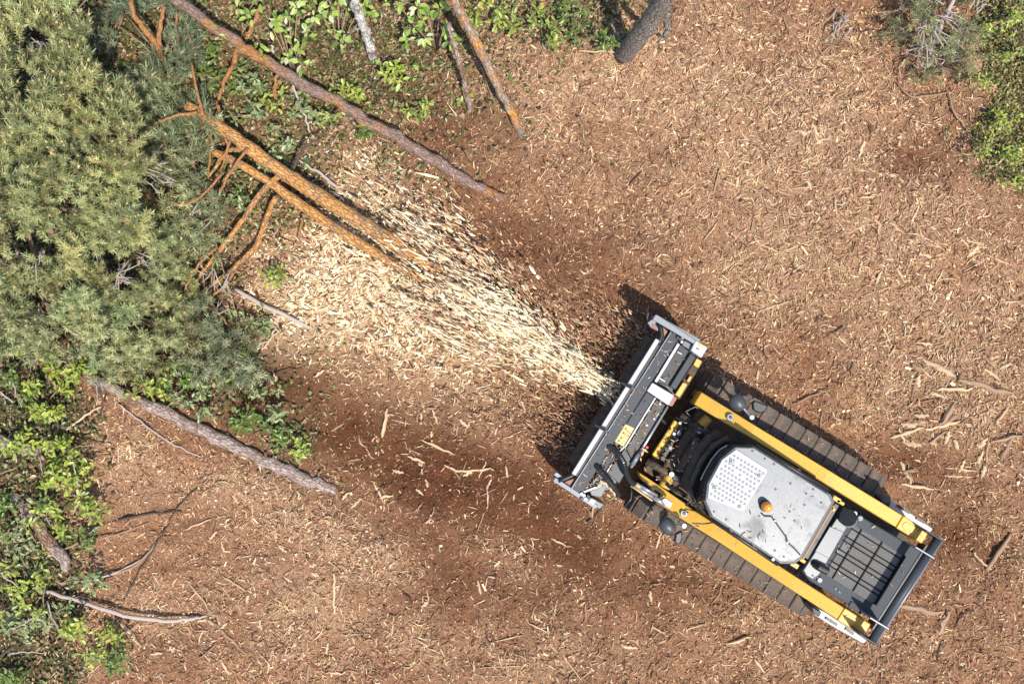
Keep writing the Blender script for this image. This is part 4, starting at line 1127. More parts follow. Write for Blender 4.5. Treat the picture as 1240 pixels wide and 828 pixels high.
# sticks on the ground
STICKS = [
    ([(40, 712, .05), (100, 728, .14), (150, 745, .16), (200, 752, .13), (236, 748, .07), (250, 746, .03)], [.022, .024, .026, .026, .022, .012], 'twig_dead', "long bent grey stick running from the saplings out over the mulch"),
    ([(252, 748, .02), (270, 765, .03), (288, 783, .02), (300, 795, .01)], [.014, .016, .014, .008], 'twig', "thin brown stick at the tip of the long bent grey stick"),
    ([(-5, 798, .04), (22, 778, .07), (48, 756, .04)], [.016, .016, .01], 'twig_dark', "black crooked twig at the bottom left edge"),
    ([(68, 668, .06), (100, 656, .10), (140, 648, .06), (180, 632, .02)], [.012, .012, .011, .008], 'twig', "thin brown twig pointing right from the lower left saplings"),
    ([(120, 698, .05), (160, 690, .06), (184, 664, .05), (200, 640, .03)], [.016, .016, .013, .009], 'twig', "brown twig bending upward beside the long grey stick"),
    ([(150, 726, .03), (170, 690, .05), (188, 660, .04), (205, 632, .02)], [.010, .012, .011, .007], 'twig_dark', "dark straight twig crossing the brown bent twig"),
    ([(75, 705, .03), (110, 703, .08), (140, 694, .07), (172, 676, .03)], [.013, .014, .013, .009], 'twig_dead', "pale twig lying over the end of the rotten log"),
    ([(120, 636, .02), (150, 628, .03), (185, 622, .03), (220, 618, .01)], [.012, .016, .014, .008], 'twig_dark', "dark root-like stick on the mulch right of the saplings"),
    ([(205, 628, .02), (222, 606, .03), (240, 590, .02)], [.012, .012, .008], 'twig_dark', "short dark stick below the middle of the grey brown log"),
    ([(142, 487, .05), (170, 510, .05), (205, 536, .04), (244, 553, .02)], [.010, .011, .010, .007], 'twig_dead', "thin pale stick parallel to the grey brown log"),
    ([(80, 522, .02), (100, 505, .04), (122, 492, .03)], [.014, .016, .01], 'wood', "split pale stick at the end of the grey brown log"),
    ([(284, 350, .12), (315, 368, .12), (345, 382, .09), (378, 398, .03)], [.022, .03, .03, .02], 'twig_dead', "grey dead branch by the pine foliage with its bark peeled"),
    ([(362, 194, .12), (388, 210, .10), (408, 226, .08), (420, 238, .04)], [.012, .02, .02, .014], 'twig_dead', "pale peeled branch right of the forked orange trunks"),
    ([(400, 680, .02), (412, 692, .03), (426, 706, .02)], [.014, .012, .007], 'wood_brown', "straw coloured split stick meeting an upright one on the lower mulch"),
    ([(404, 694, .02), (404.5, 718, .03), (404, 742, .02)], [.016, .017, .012], 'wood', "straight upright straw stick on the lower mulch"),
    ([(300, 470, .04), (335, 452, .10), (365, 446, .04)], [.012, .012, .006], 'twig_dark', "dark twig under the pine foliage above the dark bare soil"),
    ([(310, 420, .06), (345, 400, .05), (300, 385, .10)], [.009, .009, .008], 'twig_dead', "kinked thin grey twig below the dead branch"),
    ([(700, 62, .04), (735, 62, .05), (757, 66, .06), (772, 70, .03)], [.009, .010, .009, .006], 'wood', "thin pale twig touching the foot of the thick trunk"),
    ([(744, 48, .05), (752, 66, .06), (758, 84, .02)], [.013, .012, .008], 'twig', "short stick across the foot of the thick trunk"),
    ([(582, 80, .08), (592, 108, .05), (600, 128, .02)], [.012, .011, .008], 'twig', "thin twig left of the lichened pole in its shade"),
    ([(1085, 100, .03), (1105, 120, .08), (1150, 112, .06)], [.010, .010, .007], 'twig', "brown twig at the lower tip of the grey green pine branch"),
    ([(1148, 112, .05), (1155, 135, .08), (1166, 152, .03), (1180, 168, .02)], [.012, .013, .012, .007], 'twig', "bent twig on the clearing side of the mossy patch"),
    ([(1196, 206, .03), (1210, 196, .05), (1222, 186, .03)], [.010, .011, .007], 'wood', "pale twig at the lower end of the mossy patch"),
    ([(1195, 690, .02), (1210, 668, .06), (1224, 646, .03)], [.024, .03, .018], 'wood_brown', "dark weathered stick in the hollow at the right edge"),
    ([(1178, 668, .02), (1186, 678, .03), (1200, 690, .02)], [.014, .014, .009], 'wood', "short pale stick left of the weathered stick at the right edge"),
    ([(960, 490, .02), (985, 478, .03), (1010, 470, .02)], [.009, .010, .006], 'wood_brown', "thin brown stick above the rear of the upper track"),
]
for i, (pts, r, mt, lb) in enumerate(STICKS):
    wood_path("fallen_stick", Gs(pts), r, mt, label=lb, cat="stick", group="sticks lying on the ground", n=7, wob=.006)

for k in range(46):     # thin root bits that nothing tells apart
    while True:
        qx, qy = random.uniform(150, 1180), random.uniform(60, 815)
        if in_machine(np.array([qx]), np.array([qy]))[0] or (qx < 640 and 180 < qy < 500) or (qx < 320 and qy < 520): continue
        break
    a = random.uniform(0, 6.28); l = random.uniform(12, 34); b_ = random.uniform(-.7, .7); pts = []
    for t in (0, .33, .66, 1): pts.append((qx + math.cos(a + b_ * t) * l * t, qy + math.sin(a + b_ * t) * l * t, random.uniform(.01, .035)))
    wood_path("root_bit", Gs(pts), [.009, .010, .008, .004], random.choice(['twig_dark', 'twig', 'twig']), label="thin dark bent bit of root among many lying on the brown mulch", cat="root", group="bits of root on the mulch", n=6, wob=.004, sub=3)

for k in range(24):     # tangled twigs among the saplings
    qx, qy = random.uniform(0, 125), random.uniform(440, 800)
    a = random.uniform(0, 6.28); l = random.uniform(20, 48); b_ = random.uniform(-.5, .5); pts = []
    h0 = random.uniform(.05, .4)
    for t in (0, .33, .66, 1): pts.append((qx + math.cos(a + b_ * t) * l * t, qy + math.sin(a + b_ * t) * l * t, h0 + .1 * t))
    wood_path("dead_twig", Gs(pts), [.010, .009, .008, .004], random.choice(['twig_dead', 'twig_dead', 'twig', 'twig_dark']), label="thin dead twig among many caught in the saplings along the left edge", cat="twig", group="dead twigs in the left saplings", n=6, wob=.006, sub=3)

# ------------------------------------------------------------------ split pieces of wood, one by one
def splinter_mesh(L, w, h, seed, mat):
    r = random.Random(seed); n = 6; vs = []; fs = []
    for i in range(n + 1):
        t = i / n - .5
        ww = w * (1 - abs(t) ** 2 * 2.6 * r.uniform(.6, 1.1)) * r.uniform(.75, 1.1) * .5
        cy = r.gauss(0, w * .12); cz = h * .4 * (1 - 4 * t * t) * r.uniform(.4, 1)
        for yy, zz in ((-1, 0), (1, r.uniform(0, .3)), (.5, 1), (-.4, r.uniform(.7, 1.1))):
            vs.append((t * L + r.gauss(0, L * .02), cy + yy * ww, cz + zz * h))
    for i in range(n):
        for k in range(4):
            fs.append((4 * i + k, 4 * i + (k + 1) % 4, 4 * i + 4 + (k + 1) % 4, 4 * i + 4 + k))
    fs += [(3, 2, 1, 0), tuple(4 * n + k for k in range(4))]
    me = bpy.data.meshes.new("wood_splinter"); me.from_pydata(vs, [], fs); me.materials.append(mat)
    bm = bmesh.new(); bm.from_mesh(me); bmesh.ops.recalc_face_normals(bm, faces=bm.faces); bm.to_mesh(me); bm.free()
    return me

def place_piece(me, name, a, b, lift, label, group, cat, scale_to=True):
    p, q = G(a[0], a[1], lift), G(b[0], b[1], lift)
    o = bpy.data.objects.new(name, me); C.objects.link(o)
    d = q - p
    o.location = (p + q) / 2
    o.rotation_mode = 'QUATERNION'
    o.rotation_quaternion = d.to_track_quat('X', 'Z')
    return tag(o, label, cat, group)

BIG = [  # ends in the picture, width m, material, label
    ((1160, 460), (1226, 476), .085, 'wood_brown', "long flat brown slab of wood near the right edge"),
    ((1138, 515), (1156, 490), .085, 'wood_brown', "stubby pale brown chunk left of the long flat slab"),
    ((1126, 536), (1146, 520), .05, 'wood_brown', "pale chunk just below the stubby brown chunk"),
    ((1192, 565), (1197, 528), .05, 'wood_brown', "upright stick of split wood at the right of the clearing"),
    ((1196, 535), (1240, 527), .05, 'wood_brown', "split branch running off the right edge"),
    ((1146, 566), (1180, 570), .035, 'wood', "pale flat splinter of a pair right of the machine, the upper one"),
    ((1144, 576), (1176, 577), .035, 'wood', "pale flat splinter of a pair right of the machine, the lower one"),
    ((1086, 733), (1142, 742), .09, 'wood_brown', "broken brown log piece behind the rear guard"),
    ((1136, 768), (1148, 738), .09, 'wood_brown', "squat broken stump piece at the end of the brown log piece"),
    ((1110, 760), (1146, 790), .02, 'wood_brown', "thin stick below the broken log piece"),
    ((1102, 274), (1113, 248), .03, 'wood', "pale pointed splinter left of centre on the right mulch"),
    ((1084, 322), (1094, 340), .028, 'wood', "pale short splinter on the right mulch under the crossing straws"),
    ((1132, 346), (1142, 326), .035, 'wood', "broad pale splinter below the two crossed straws at the right"),
    ((1168, 328), (1212, 304), .018, 'wood', "long straw crossing another at the right of the clearing"),
    ((1192, 308), (1226, 322), .018, 'wood', "short straw crossing the long straw at the right"),
    ((1208, 366), (1238, 365), .022, 'wood', "pale straight straw at the right edge of the clearing"),
    ((916, 378), (958, 364), .03, 'wood', "long pale splinter above the upper track"),
    ((944, 306), (990, 288), .02, 'wood', "long thin straw in the middle of the upper right mulch"),
    ((920, 296), (946, 306), .016, 'wood', "thin straw meeting the long thin straw from the left"),
    ((982, 150), (990, 166), .055, 'wood', "wide leaf shaped pale chip on the upper right mulch"),
    ((1010, 240), (1013, 264), .035, 'wood', "upright pale splinter with a hooked foot on the upper right mulch"),
    ((1010, 264), (1028, 284), .018, 'wood', "straw running down from the hooked splinter"),
    ((864, 232), (872, 202), .03, 'wood_brown', "upright weathered splinter on the upper middle mulch"),
    ((852, 292), (870, 268), .022, 'wood', "slanting straw left of the middle of the upper right mulch"),
    ((958, 229), (990, 226), .022, 'wood', "level pale straw in the upper right mulch"),
    ((896, 338), (910, 346), .028, 'wood', "short slanting pale chip between the head and the long splinter"),
    ((1040, 240), (1058, 238), .03, 'wood', "stubby level pale chip on the upper right mulch"),
    ((706, 220), (722, 198), .03, 'wood_brown', "slanting splinter on the mulch right of the long log's end"),
    ((530, 258), (572, 270), .035, 'wood', "pale splinter just below the end of the long log"),
    ((463, 530), (469, 494), .055, 'wood', "large upright pale splinter on the dark bare soil"),
    ((510, 532), (551, 550), .04, 'wood', "forked pale splinter on the mulch right of the dark bare soil"),
    ((551, 571), (596, 567), .045, 'wood', "broad level pale splinter left of the mulching head"),
    ((474, 508), (500, 514), .016, 'wood', "thin curved straw beside the large upright splinter"),
    ((380, 456), (393, 448), .045, 'wood', "blocky white chip above the dark bare soil, right of the pine"),
    ((334, 418), (341, 430), .05, 'wood', "white square chip by the dead branch at the pine's edge"),
    ((452, 582), (464, 608), .035, 'wood', "tapered pale chip below the dark bare soil"),
    ((460, 602), (476, 600), .045, 'wood', "thick yellow chip touching the tapered pale chip"),
    ((590, 592), (591, 615), .025, 'wood', "upright straw below the broad level splinter"),
    ((576, 646), (588, 618), .016, 'wood_brown', "thin brown straw slanting below the upright straw"),
    ((516, 580), (518, 590), .04, 'wood', "small white block chip between dark soil and head"),
    ((474, 770), (477, 746), .028, 'wood', "upright pale straw on the lower middle mulch"),
    ((416, 768), (450, 767), .016, 'wood', "level thin straw on the lower middle mulch"),
    ((580, 808), (640, 805), .018, 'wood', "long level straw at the bottom of the clearing"),
    ((600, 776), (634, 768), .022, 'wood', "slanting straw above the long level straw at the bottom"),
    ((680, 790), (706, 826), .018, 'wood', "long straw slanting down to the bottom edge"),
    ((702, 822), (732, 800), .02, 'wood', "straw crossing the bottom one and rising to the right"),
    ((640, 754), (664, 766), .028, 'wood', "pale splinter in the lower middle with a tapered end"),
    ((786, 714), (789, 728), .045, 'wood', "white block chip on the mulch below the lower track"),
    ((878, 780), (910, 770), .045, 'wood', "broad pale splinter on the mulch below the lower arm"),
    ((912, 796), (926, 814), .04, 'wood', "pale splinter at the bottom below the lower arm"),
    ((268, 696), (300, 716), .03, 'wood', "pale stick with a worn end on the lower left mulch"),
    ((226, 702), (252, 734), .022, 'wood', "curved pale stick left of the worn stick"),
    ((222, 642), (256, 628), .03, 'wood', "pale forked splinter below the grey brown log"),
    ((143, 536), (144, 568), .022, 'wood', "white upright straw beside the left saplings"),
    ((146, 752), (170, 780), .06, 'wood', "pale peeled slab under the long bent grey stick"),
    ((596, 392), (626, 400), .06, 'wood', "large cream chip in the thick of the spray"),
    ((570, 330), (574, 344), .05, 'wood', "cream block chip on the near side of the spray"),
    ((614, 318), (622, 326), .055, 'wood', "cream square chip on the upper side of the spray"),
]
for i, (a, b, w, mt, lb) in enumerate(BIG):
    L_ = math.hypot(a[0] - b[0], a[1] - b[1]) / 100 * .99
    me = splinter_mesh(L_, w, min(w * .6, .035), 100 + i, M[mt])
    place_piece(me, "wood_splinter", a, b, .012, lb, "larger split pieces of wood on the ground", "wood piece")

# medium splinters that nothing tells apart, by stretch of ground
protos = [splinter_mesh(1.0, .16 + .02 * k, .09, 300 + k, M['wood' if k % 4 else 'wood_brown']) for k in range(8)]
REG = [((830, 40, 1160, 260), 52, "thin straw coloured splinter among many on the upper right mulch", "splinters on the upper right mulch"),
       ((880, 270, 1230, 560), 54, "thin pale splinter among many on the mulch right of the machine", "splinters right of the machine"),
       ((420, 600, 860, 820), 54, "thin pale splinter among many on the lower middle mulch", "splinters on the lower middle mulch"),
       ((150, 620, 420, 820), 40, "thin straw coloured splinter among many on the lower left mulch", "splinters on the lower left mulch"),
       ((400, 440, 640, 600), 44, "pale splinter among many on the dark soil left of the head", "splinters left of the head"),
       ((310, 290, 480, 440), 48, "cream splinter among many in the fresh pale chip heap", "splinters in the fresh chip heap")]
REG.append(((1090, 440, 1240, 590), 34, "broad pale splinter in the heap of split wood at the right edge", "split wood heap at the right edge"))
for (x0, y0, x1, y1), cnt, lb, gp_ in REG:
    k = 0
    while k < cnt:
        qx, qy = random.uniform(x0, x1), random.uniform(y0, y1)
        if in_machine(np.array([qx]), np.array([qy]))[0]: continue
        a = random.uniform(0, 6.28); l = random.choice([7, 8, 9, 10, 12, 14, 18, 22]) * (.5 if x0 != 1090 else .95)
        o = place_piece(random.choice(protos), "wood_splinter", (qx - math.cos(a) * l, qy - math.sin(a) * l), (qx + math.cos(a) * l, qy + math.sin(a) * l), .012, lb, gp_, "splinter")
        s_ = 2 * l / 100
        th = random.uniform(.6, 1.5) * .022 / .17 * (1.6 if x0 == 1090 else 1)
        o.scale = (s_, th, th)
        k += 1

# ------------------------------------------------------------------ pine foliage
def shoot_template(nn, seed, needle=.05, L=.085, wid=.0065, spread=.75):
    r = np.random.default_rng(seed); vs = []; fs = []
    for k in range(nn):
        s = L * (k + .5) / nn; az = k * 2.399 + r.normal(0, .3)
        rad = np.array([math.cos(az), math.sin(az), 0]); up = np.array([0, 0, 1.])
        d = rad * spread * r.uniform(.8, 1.15) + up * (.35 + .55 * s / L); d /= np.linalg.norm(d)
        side = np.cross(d, up); side /= np.linalg.norm(side) + 1e-6
        b = up * s; ln = needle * r.uniform(.8, 1.15)
        i = len(vs)
        vs += [b - side * wid * .5, b + side * wid * .5, b + d * ln * .65 + side * wid * .42, b + d * ln]
        fs += [[i, i + 1, i + 2], [i, i + 2, i + 3]]
    return np.array(vs), np.array(fs)
SHT = [shoot_template(20, 50 + k, .058, .085, .0082, .85) for k in range(4)]
SHT_LONG = [shoot_template(18, 70 + k, .068, .11, .0095, .95) for k in range(3)]
BUD_V = np.array([[.012, 0, .07], [-.007, .011, .07], [-.007, -.011, .07], [0, 0, .10]]); BUD_F = np.array([[0, 1, 3], [1, 2, 3], [2, 0, 3]])

def dir_mats(d, n=None):
    d = d / np.linalg.norm(d, axis=1, keepdims=True)
    a = np.where(np.abs(d[:, 2:3]) < .9, np.array([[0, 0, 1.]]), np.array([[1., 0, 0]]))
    x = np.cross(a, d); x /= np.linalg.norm(x, axis=1, keepdims=True)
    y = np.cross(d, x)
    t = rng.uniform(0, 6.283, len(d))[:, None]
    x2 = x * np.cos(t) + y * np.sin(t); y2 = -x * np.sin(t) + y * np.cos(t)
    return np.stack([x2, y2, d], 2)

def shoots(pos, dirs, cols, size, templates, bud=0.0, budcol=(.66, .48, .26)):
    n = len(pos); R = dir_mats(dirs); out = []
    kk = rng.integers(0, len(templates), n)
    for k in range(len(templates)):
        s = kk == k
        if not s.any(): continue
        v, f = templates[k]
        V = np.einsum('nij,nkj->nki', R[s], v[None] * size[s][:, None, None]) + pos[s][:, None, :]
        F = f[None] + (np.arange(s.sum()) * len(v))[:, None, None]
        nf = len(f)
        c = np.repeat(cols[s], nf, 0) * np.clip(1 + rng.normal(0, .18, (s.sum() * nf // 2, 1)).repeat(2, 0), .4, 1.6)
        out.append((V.reshape(-1, 3), F.reshape(-1, 3), c))
    if bud:
        s = rng.random(n) < bud; m = s.sum()
        V = np.einsum('nij,nkj->nki', R[s], BUD_V[None] * (size[s] * 1.15)[:, None, None]) + pos[s][:, None, :]
        F = BUD_F[None] + (np.arange(m) * 4)[:, None, None]
        c = np.repeat(np.array([budcol]) * (1 + rng.normal(0, .2, (m, 1))), 3, 0)
        out.append((V.reshape(-1, 3), F.reshape(-1, 3), c))
    return out

def clump_points(poly, step, zfun, jitter=.45):
    xs = [p[0] for p in poly]; ys = [p[1] for p in poly]; pts = []
    r = 0; y = min(ys)
    while y < max(ys):
        x = min(xs) + (step / 2 if r % 2 else 0)
        while x < max(xs):
            q = (x + random.uniform(-jitter, jitter) * step, y + random.uniform(-jitter, jitter) * step)
            if inpoly(q, poly): pts.append((q[0], q[1], zfun(*q)))
            x += step
        y += step * .87; r += 1
    return pts

def pine(name, label, trunk_pts, trunk_r, trunk_mat, clumps, root_px, nsec, col0, col1, per, spreadr, up, size, templ, bud, branch_mat, base_z, group=None, trunk_obj=None, br=.03):
    """trunk > ; branches (each with its own needles) grouped by direction."""
    e = trunk_obj or empty(name, G(*root_px), label, "tree", group)
    if trunk_pts:
        wood_path("trunk", Gs(trunk_pts), trunk_r, trunk_mat, e, n=12)
    rx, ry = root_px[0], root_px[1]
    secs = {}
    for c in clumps:
        a = math.atan2(c[1] - ry, c[0] - rx)
        near_ = math.hypot(c[1] - ry, c[0] - rx) < 90
        secs.setdefault((int((a + math.pi) / (2 * math.pi) * nsec) % nsec, near_), []).append(c)
    for key, cl in sorted(secs.items()):
        mb = MB(); allp = []; alld = []; allc = []
        cm = np.mean(np.array(cl), 0)
        zb = max(.15, base_z + .5 * (cm[2] - base_z))
        r0 = P(rx, ry, zb)
        mid = P(cm[0], cm[1], max(.12, cm[2] - .35))
        mb.tube([r0, r0.lerp(mid, .5) + UP * .03, mid], [br, br * .8, br * .6], 6)
        for (cx, cy, cz) in cl:
            c = P(cx, cy, cz)
            low = Vector((c.x, c.y, max(.08, cz - .24)))
            mb.tube([mid, mid.lerp(low, .6) + UP * .02, low, c - UP * .06], [.014, .011, .008, .004], 5)
            out = Vector((c.x - r0.x, c.y - r0.y, 0))
            out = out.normalized() if out.length > .05 else Vector((0, 0, 0))
            m = max(6, int(random.gauss(per, per * .15)))
            u = rng.normal(0, 1, (m, 3)); u /= np.linalg.norm(u, axis=1, keepdims=True)
            rr = spreadr * rng.uniform(.25, 1, m) ** .6
            off = u * rr[:, None]; off[:, 2] = off[:, 2] * .75
            pos = np.array(c)[None] + off
            d = u * .55 + np.array([[0, 0, up]]) + np.array([[out.x, out.y, 0]]) * .45 + rng.normal(0, .22, (m, 3))
            t = np.clip(rng.normal(.5 + .25 * (random.random() - .5), .22, m), 0, 1)[:, None]
            col = np.array([col0]) * (1 - t) + np.array([col1]) * t
            hue = random.gauss(.01, .05); col = col * random.uniform(.72, 1.22) * np.array([[1 + hue, 1, 1 - hue * .6 + max(0, cy - 260) * .0005]])
            allp.append(pos); alld.append(d); allc.append(col)
            for k in range(m):
                if k % 2 == 0:
                    pk = Vector(pos[k]); mb.tube([low.lerp(c, .5), pk], [.0055, .0035], 4, cap=False)
        bro = mb.build("branch", M[branch_mat], e, inv_world(e), 0, True)
        pos = np.concatenate(allp); dd = np.concatenate(alld); cc = np.concatenate(allc)
        g = gh(pos[:, 0], pos[:, 1]); pos[:, 2] = np.maximum(pos[:, 2], g + .03)
        v, f, c = join(shoots(pos, dd, cc, rng.uniform(.85, 1.2, len(pos)) * size, templ, bud))
        mi = np.array(inv_world(bro)); v = v @ mi[:3, :3].T + mi[:3, 3]
        nd = link("needles", np_mesh("needles", v, f, None, np.clip(c, .004, .8)), M['needle'], bro)
        nd['kind'] = 'stuff'
    return e

def dead_twigs(parent, spots):
    """Grey bare twiglets, each fan a part of its tree."""
    for (px_, py_, z, ang, ln, nb) in spots:
        mb = MB(); c = P(px_, py_, z)
        for k in range(nb):
            a = ang + random.gauss(0, .5); l = ln * random.uniform(.5, 1.1) / 100
            s = c + Vector((random.gauss(0, .05), random.gauss(0, .05), random.gauss(0, .04)))
            d = Vector((math.cos(a), -math.sin(a), random.uniform(-.25, .35)))
            m_ = s + d * l * .5 + Vector((random.gauss(0, .02), random.gauss(0, .02), .02))
            e_ = s + d * l + Vector((random.gauss(0, .04), random.gauss(0, .04), 0))
            mb.tube([s, m_, e_], [.009, .007, .004], 5)
            for q in range(2):
                d2 = Vector((math.cos(a + random.choice((-.7, .7))), -math.sin(a + random.choice((-.7, .7))), .2)) * l * random.uniform(.2, .45)
                b0 = s.lerp(m_, random.random()) if q else m_.lerp(e_, random.random())
                mb.tube([b0, b0 + d2], [.005, .003], 4)
        mb.build("dead_twig", M['twig_dead'], parent, inv_world(parent), 0, True)

mainpoly = [(-60, -50), (100, -50), (112, 10), (100, 60), (108, 95), (140, 105), (168, 150), (182, 172), (170, 215), (158, 245), (180, 275), (205, 300), (228, 330), (232, 380), (205, 430), (170, 452), (120, 446), (95, 428), (60, 432), (30, 420), (-60, 425)]
def zmain(px, py):
    d = math.hypot((px - 40) / 210, (py - 200) / 270)
    return max(.35, 1.75 * (1 - .62 * d ** 1.6) + random.gauss(0, .17))
GAPS = [(44, 52, 17), (150, 335, 19), (18, 303, 19), (52, 307, 16), (60, 175, 13), (132, 318, 16), (35, 365, 17), (165, 300, 18), (95, 318, 13), (20, 190, 13), (110, 130, 12), (85, 250, 12), (120, 230, 13), (75, 400, 13), (145, 400, 13), (100, 20, 14), (30, 120, 11), (180, 380, 13)]
cl = [c for c in clump_points(mainpoly, 22, zmain, .6) if not any(math.hypot(c[0] - g[0], c[1] - g[1]) < g[2] for g in GAPS)]
big = pine("pine_tree", "large olive green pine whose crown fills the upper left corner", [(20, 235, -.05), (30, 222, .7), (40, 205, 1.25)], [.10, .08, .04], 'bark_pine',
           cl, (20, 232, 0.0), 12, (.13, .16, .058), (.53, .55, .25), 24, .155, 1.15, 1.15, SHT, .5, 'twig', .55)
dead_twigs(big, [(44, 50, 1.25, 1.2, 22, 6), (54, 62, 1.2, 1.5, 20, 5), (18, 305, 1.2, 1.5, 26, 6), (8, 320, 1.1, .3, 22, 5), (52, 305, 1.25, 1.4, 22, 5), (40, 370, .95, 1.2, 26, 6), (140, 330, 1.0, .5, 26, 7),
                 (150, 322, .95, 2.2, 24, 5), (110, 360, .9, 1.7, 30, 5), (60, 175, 1.5, .9, 18, 5), (25, 168, 1.5, .4, 18, 4), (165, 300, .85, .2, 26, 4), (20, 190, 1.45, 1.3, 20, 5), (95, 290, 1.2, .2, 24, 3), (112, 355, .95, 1.5, 26, 3), (130, 365, .9, 1.3, 24, 4)])

# felled pine with two orange stems and a blue green crown
fp_ = empty("felled_pine", G(545, 335, 0), "felled pine with two bright orange stems, chewed off at the spray", "tree")
wood_path("trunk", Gs([(226, 128, .60), (262, 151, .54), (300, 178, .48), (345, 211, .44), (400, 245, .40), (460, 284, .37), (505, 312, .34), (556, 343, .30)]), [.062, .068, .076, .082, .085, .085, .082, .076], 'bark_pine', fp_, n=14, wob=.004, jit=.035)
wood_path("trunk", Gs([(258, 184, .36), (285, 195, .36), (320, 216, .34), (350, 238, .33), (400, 272, .30), (450, 304, .28), (515, 340, .24)]), [.045, .05, .054, .06, .06, .058, .05], 'bark_pine', fp_, n=12, wob=.004, jit=.035)
for pts, r in (([(342, 211, .38), (318, 229, .36), (300, 258, .33), (280, 285, .3), (256, 316, .26), (232, 347, .2)], [.04, .038, .033, .03, .026, .02]),
               ([(334, 238, .3), (322, 265, .27), (313, 295, .24), (282, 327, .2), (246, 352, .16)], [.034, .032, .032, .03, .022]),
               ([(313, 183, .4), (292, 180, .38), (276, 182, .34)], [.036, .034, .026]),
               ([(283, 330, .2), (270, 350, .17), (243, 366, .12)], [.02, .02, .013]),
               ([(366, 264, .22), (364, 275, .16), (361, 288, .08)], [.018, .018, .012]),
               ([(275, 184, .4), (262, 200, .36), (252, 214, .3)], [.026, .022, .015]),
               ([(264, 128, .5), (270, 150, .48), (276, 178, .44)], [.02, .02, .014]),
               ([(255, 130, .55), (256, 165, .5), (254, 200, .4), (252, 218, .3)], [.014, .014, .013, .01]),
               ([(282, 160, .46), (276, 178, .48), (268, 205, .4)], [.016, .015, .01]),
               ([(300, 180, .6), (276, 212, .62), (262, 244, .58), (258, 282, .5)], [.018, .017, .015, .009]),
               ([(246, 140, .7), (238, 110, .75), (232, 78, .7)], [.02, .017, .010]),
               ([(238, 136, .7), (212, 140, .78), (186, 150, .8)], [.02, .016, .010]),
               ([(268, 210, .6), (246, 238, .66), (222, 250, .66), (204, 244, .62)], [.017, .015, .013, .009]),
               ([(262, 300, .55), (240, 320, .55), (226, 345, .5), (222, 372, .42)], [.016, .015, .013, .008]),
               ([(250, 350, .4), (262, 378, .4), (284, 402, .36)], [.014, .012, .007])):
    wood_path("limb", Gs(pts), r, 'bark_pine' if r[0] > .022 else 'twig_orange', fp_, n=8, wob=.005)
wood_path("limb", Gs([(356, 206, .42), (361, 188, .5), (374, 173, .5), (396, 163, .4)], ), [.024, .022, .018, .008], 'twig_dark', fp_, n=8)
poly2 = [(150, 108), (186, 70), (215, 90), (238, 108), (252, 140), (252, 180), (246, 215), (262, 250), (268, 285), (240, 312), (246, 352), (262, 380), (302, 402), (322, 436), (306, 468), (250, 458), (212, 432), (226, 380), (225, 330), (200, 292), (170, 262), (188, 200), (182, 160)]
def z2(px, py): return max(.16, .55 - .0012 * abs(py - 200) + random.gauss(0, .12))
cl2 = [c for c in clump_points(poly2, 19, z2) if random.random() > .17 and not any(math.hypot(c[0] - g[0], c[1] - g[1]) < g[2] for g in ((180, 225, 16), (205, 248, 12), (228, 300, 10), (222, 112, 10), (170, 262, 12)))]
pine("felled_pine", "", None, None, None, cl2, (235, 200, .3), 7, (.13, .155, .075), (.43, .455, .235), 24, .15, .35, 1.05, SHT_LONG, .08, 'twig', .3, trunk_obj=fp_, br=.010)
dead_twigs(fp_, [(160, 207, .8, .1, 40, 3), (190, 212, .8, .3, 26, 4), (262, 330, .5, 1.4, 30, 4), (275, 335, .5, 1.7, 20, 3), (235, 320, .5, .4, 24, 3), (250, 245, .6, 1.6, 30, 4), (225, 390, .3, 2.2, 26, 3), (250, 395, .3, -.4, 30, 3)])

# broken dark pine behind, with bare orange limbs
bp_ = empty("broken_pine", G(200, 70, 0), "broken pine top with bare rusty limbs between the big pine and the long log", "tree")
for pts, r in (([(197, 72, .3), (190, 55, .55), (176, 38, .7), (163, 22, .8), (158, 0, .9)], [.045, .04, .034, .03, .024]),
               ([(197, 72, .3), (192, 50, .55), (194, 30, .65), (200, 8, .75)], [.035, .03, .026, .02]),
               ([(200, 100, .25), (172, 102, .35), (150, 106, .4), (130, 110, .42)], [.03, .03, .026, .018]),
               ([(150, 106, .4), (130, 90, .45), (112, 78, .5)], [.02, .018, .012]),
               ([(197, 72, .3), (182, 62, .4), (168, 64, .4)], [.026, .022, .014]),
               ([(218, 66, .3), (212, 40, .4), (214, 14, .45)], [.02, .018, .012]),
               ([(163, 66, .25), (166, 84, .3), (162, 120, .3)], [.016, .016, .01]),
               ([(235, 82, .3), (236, 62, .36), (230, 44, .4)], [.018, .016, .01])):
    wood_path("limb", Gs(pts), r, 'twig_orange', bp_, n=8, wob=.006)
wood_path("trunk", Gs([(155, 222, .34), (172, 236, .33), (190, 250, .3), (206, 262, .24)]), [.055, .058, .055, .045], 'twig_orange', bp_, n=10)
poly3 = [(108, 0), (150, -20), (240, -20), (245, 30), (262, 55), (240, 80), (205, 85), (195, 105), (160, 130), (140, 105), (112, 80), (105, 40)]
def z3(px, py): return max(.12, .30 + random.gauss(0, .12))
cl3 = [c for c in clump_points(poly3, 20, z3) if random.random() > .45 and math.hypot(c[0] - 185, c[1] - 55) > 20]
pine("broken_pine", "", None, None, None, cl3, (197, 72, .2), 5, (.10, .135, .08), (.32, .36, .21), 22, .14, .3, 1.0, SHT_LONG, .05, 'twig', .25, trunk_obj=bp_, br=.012)

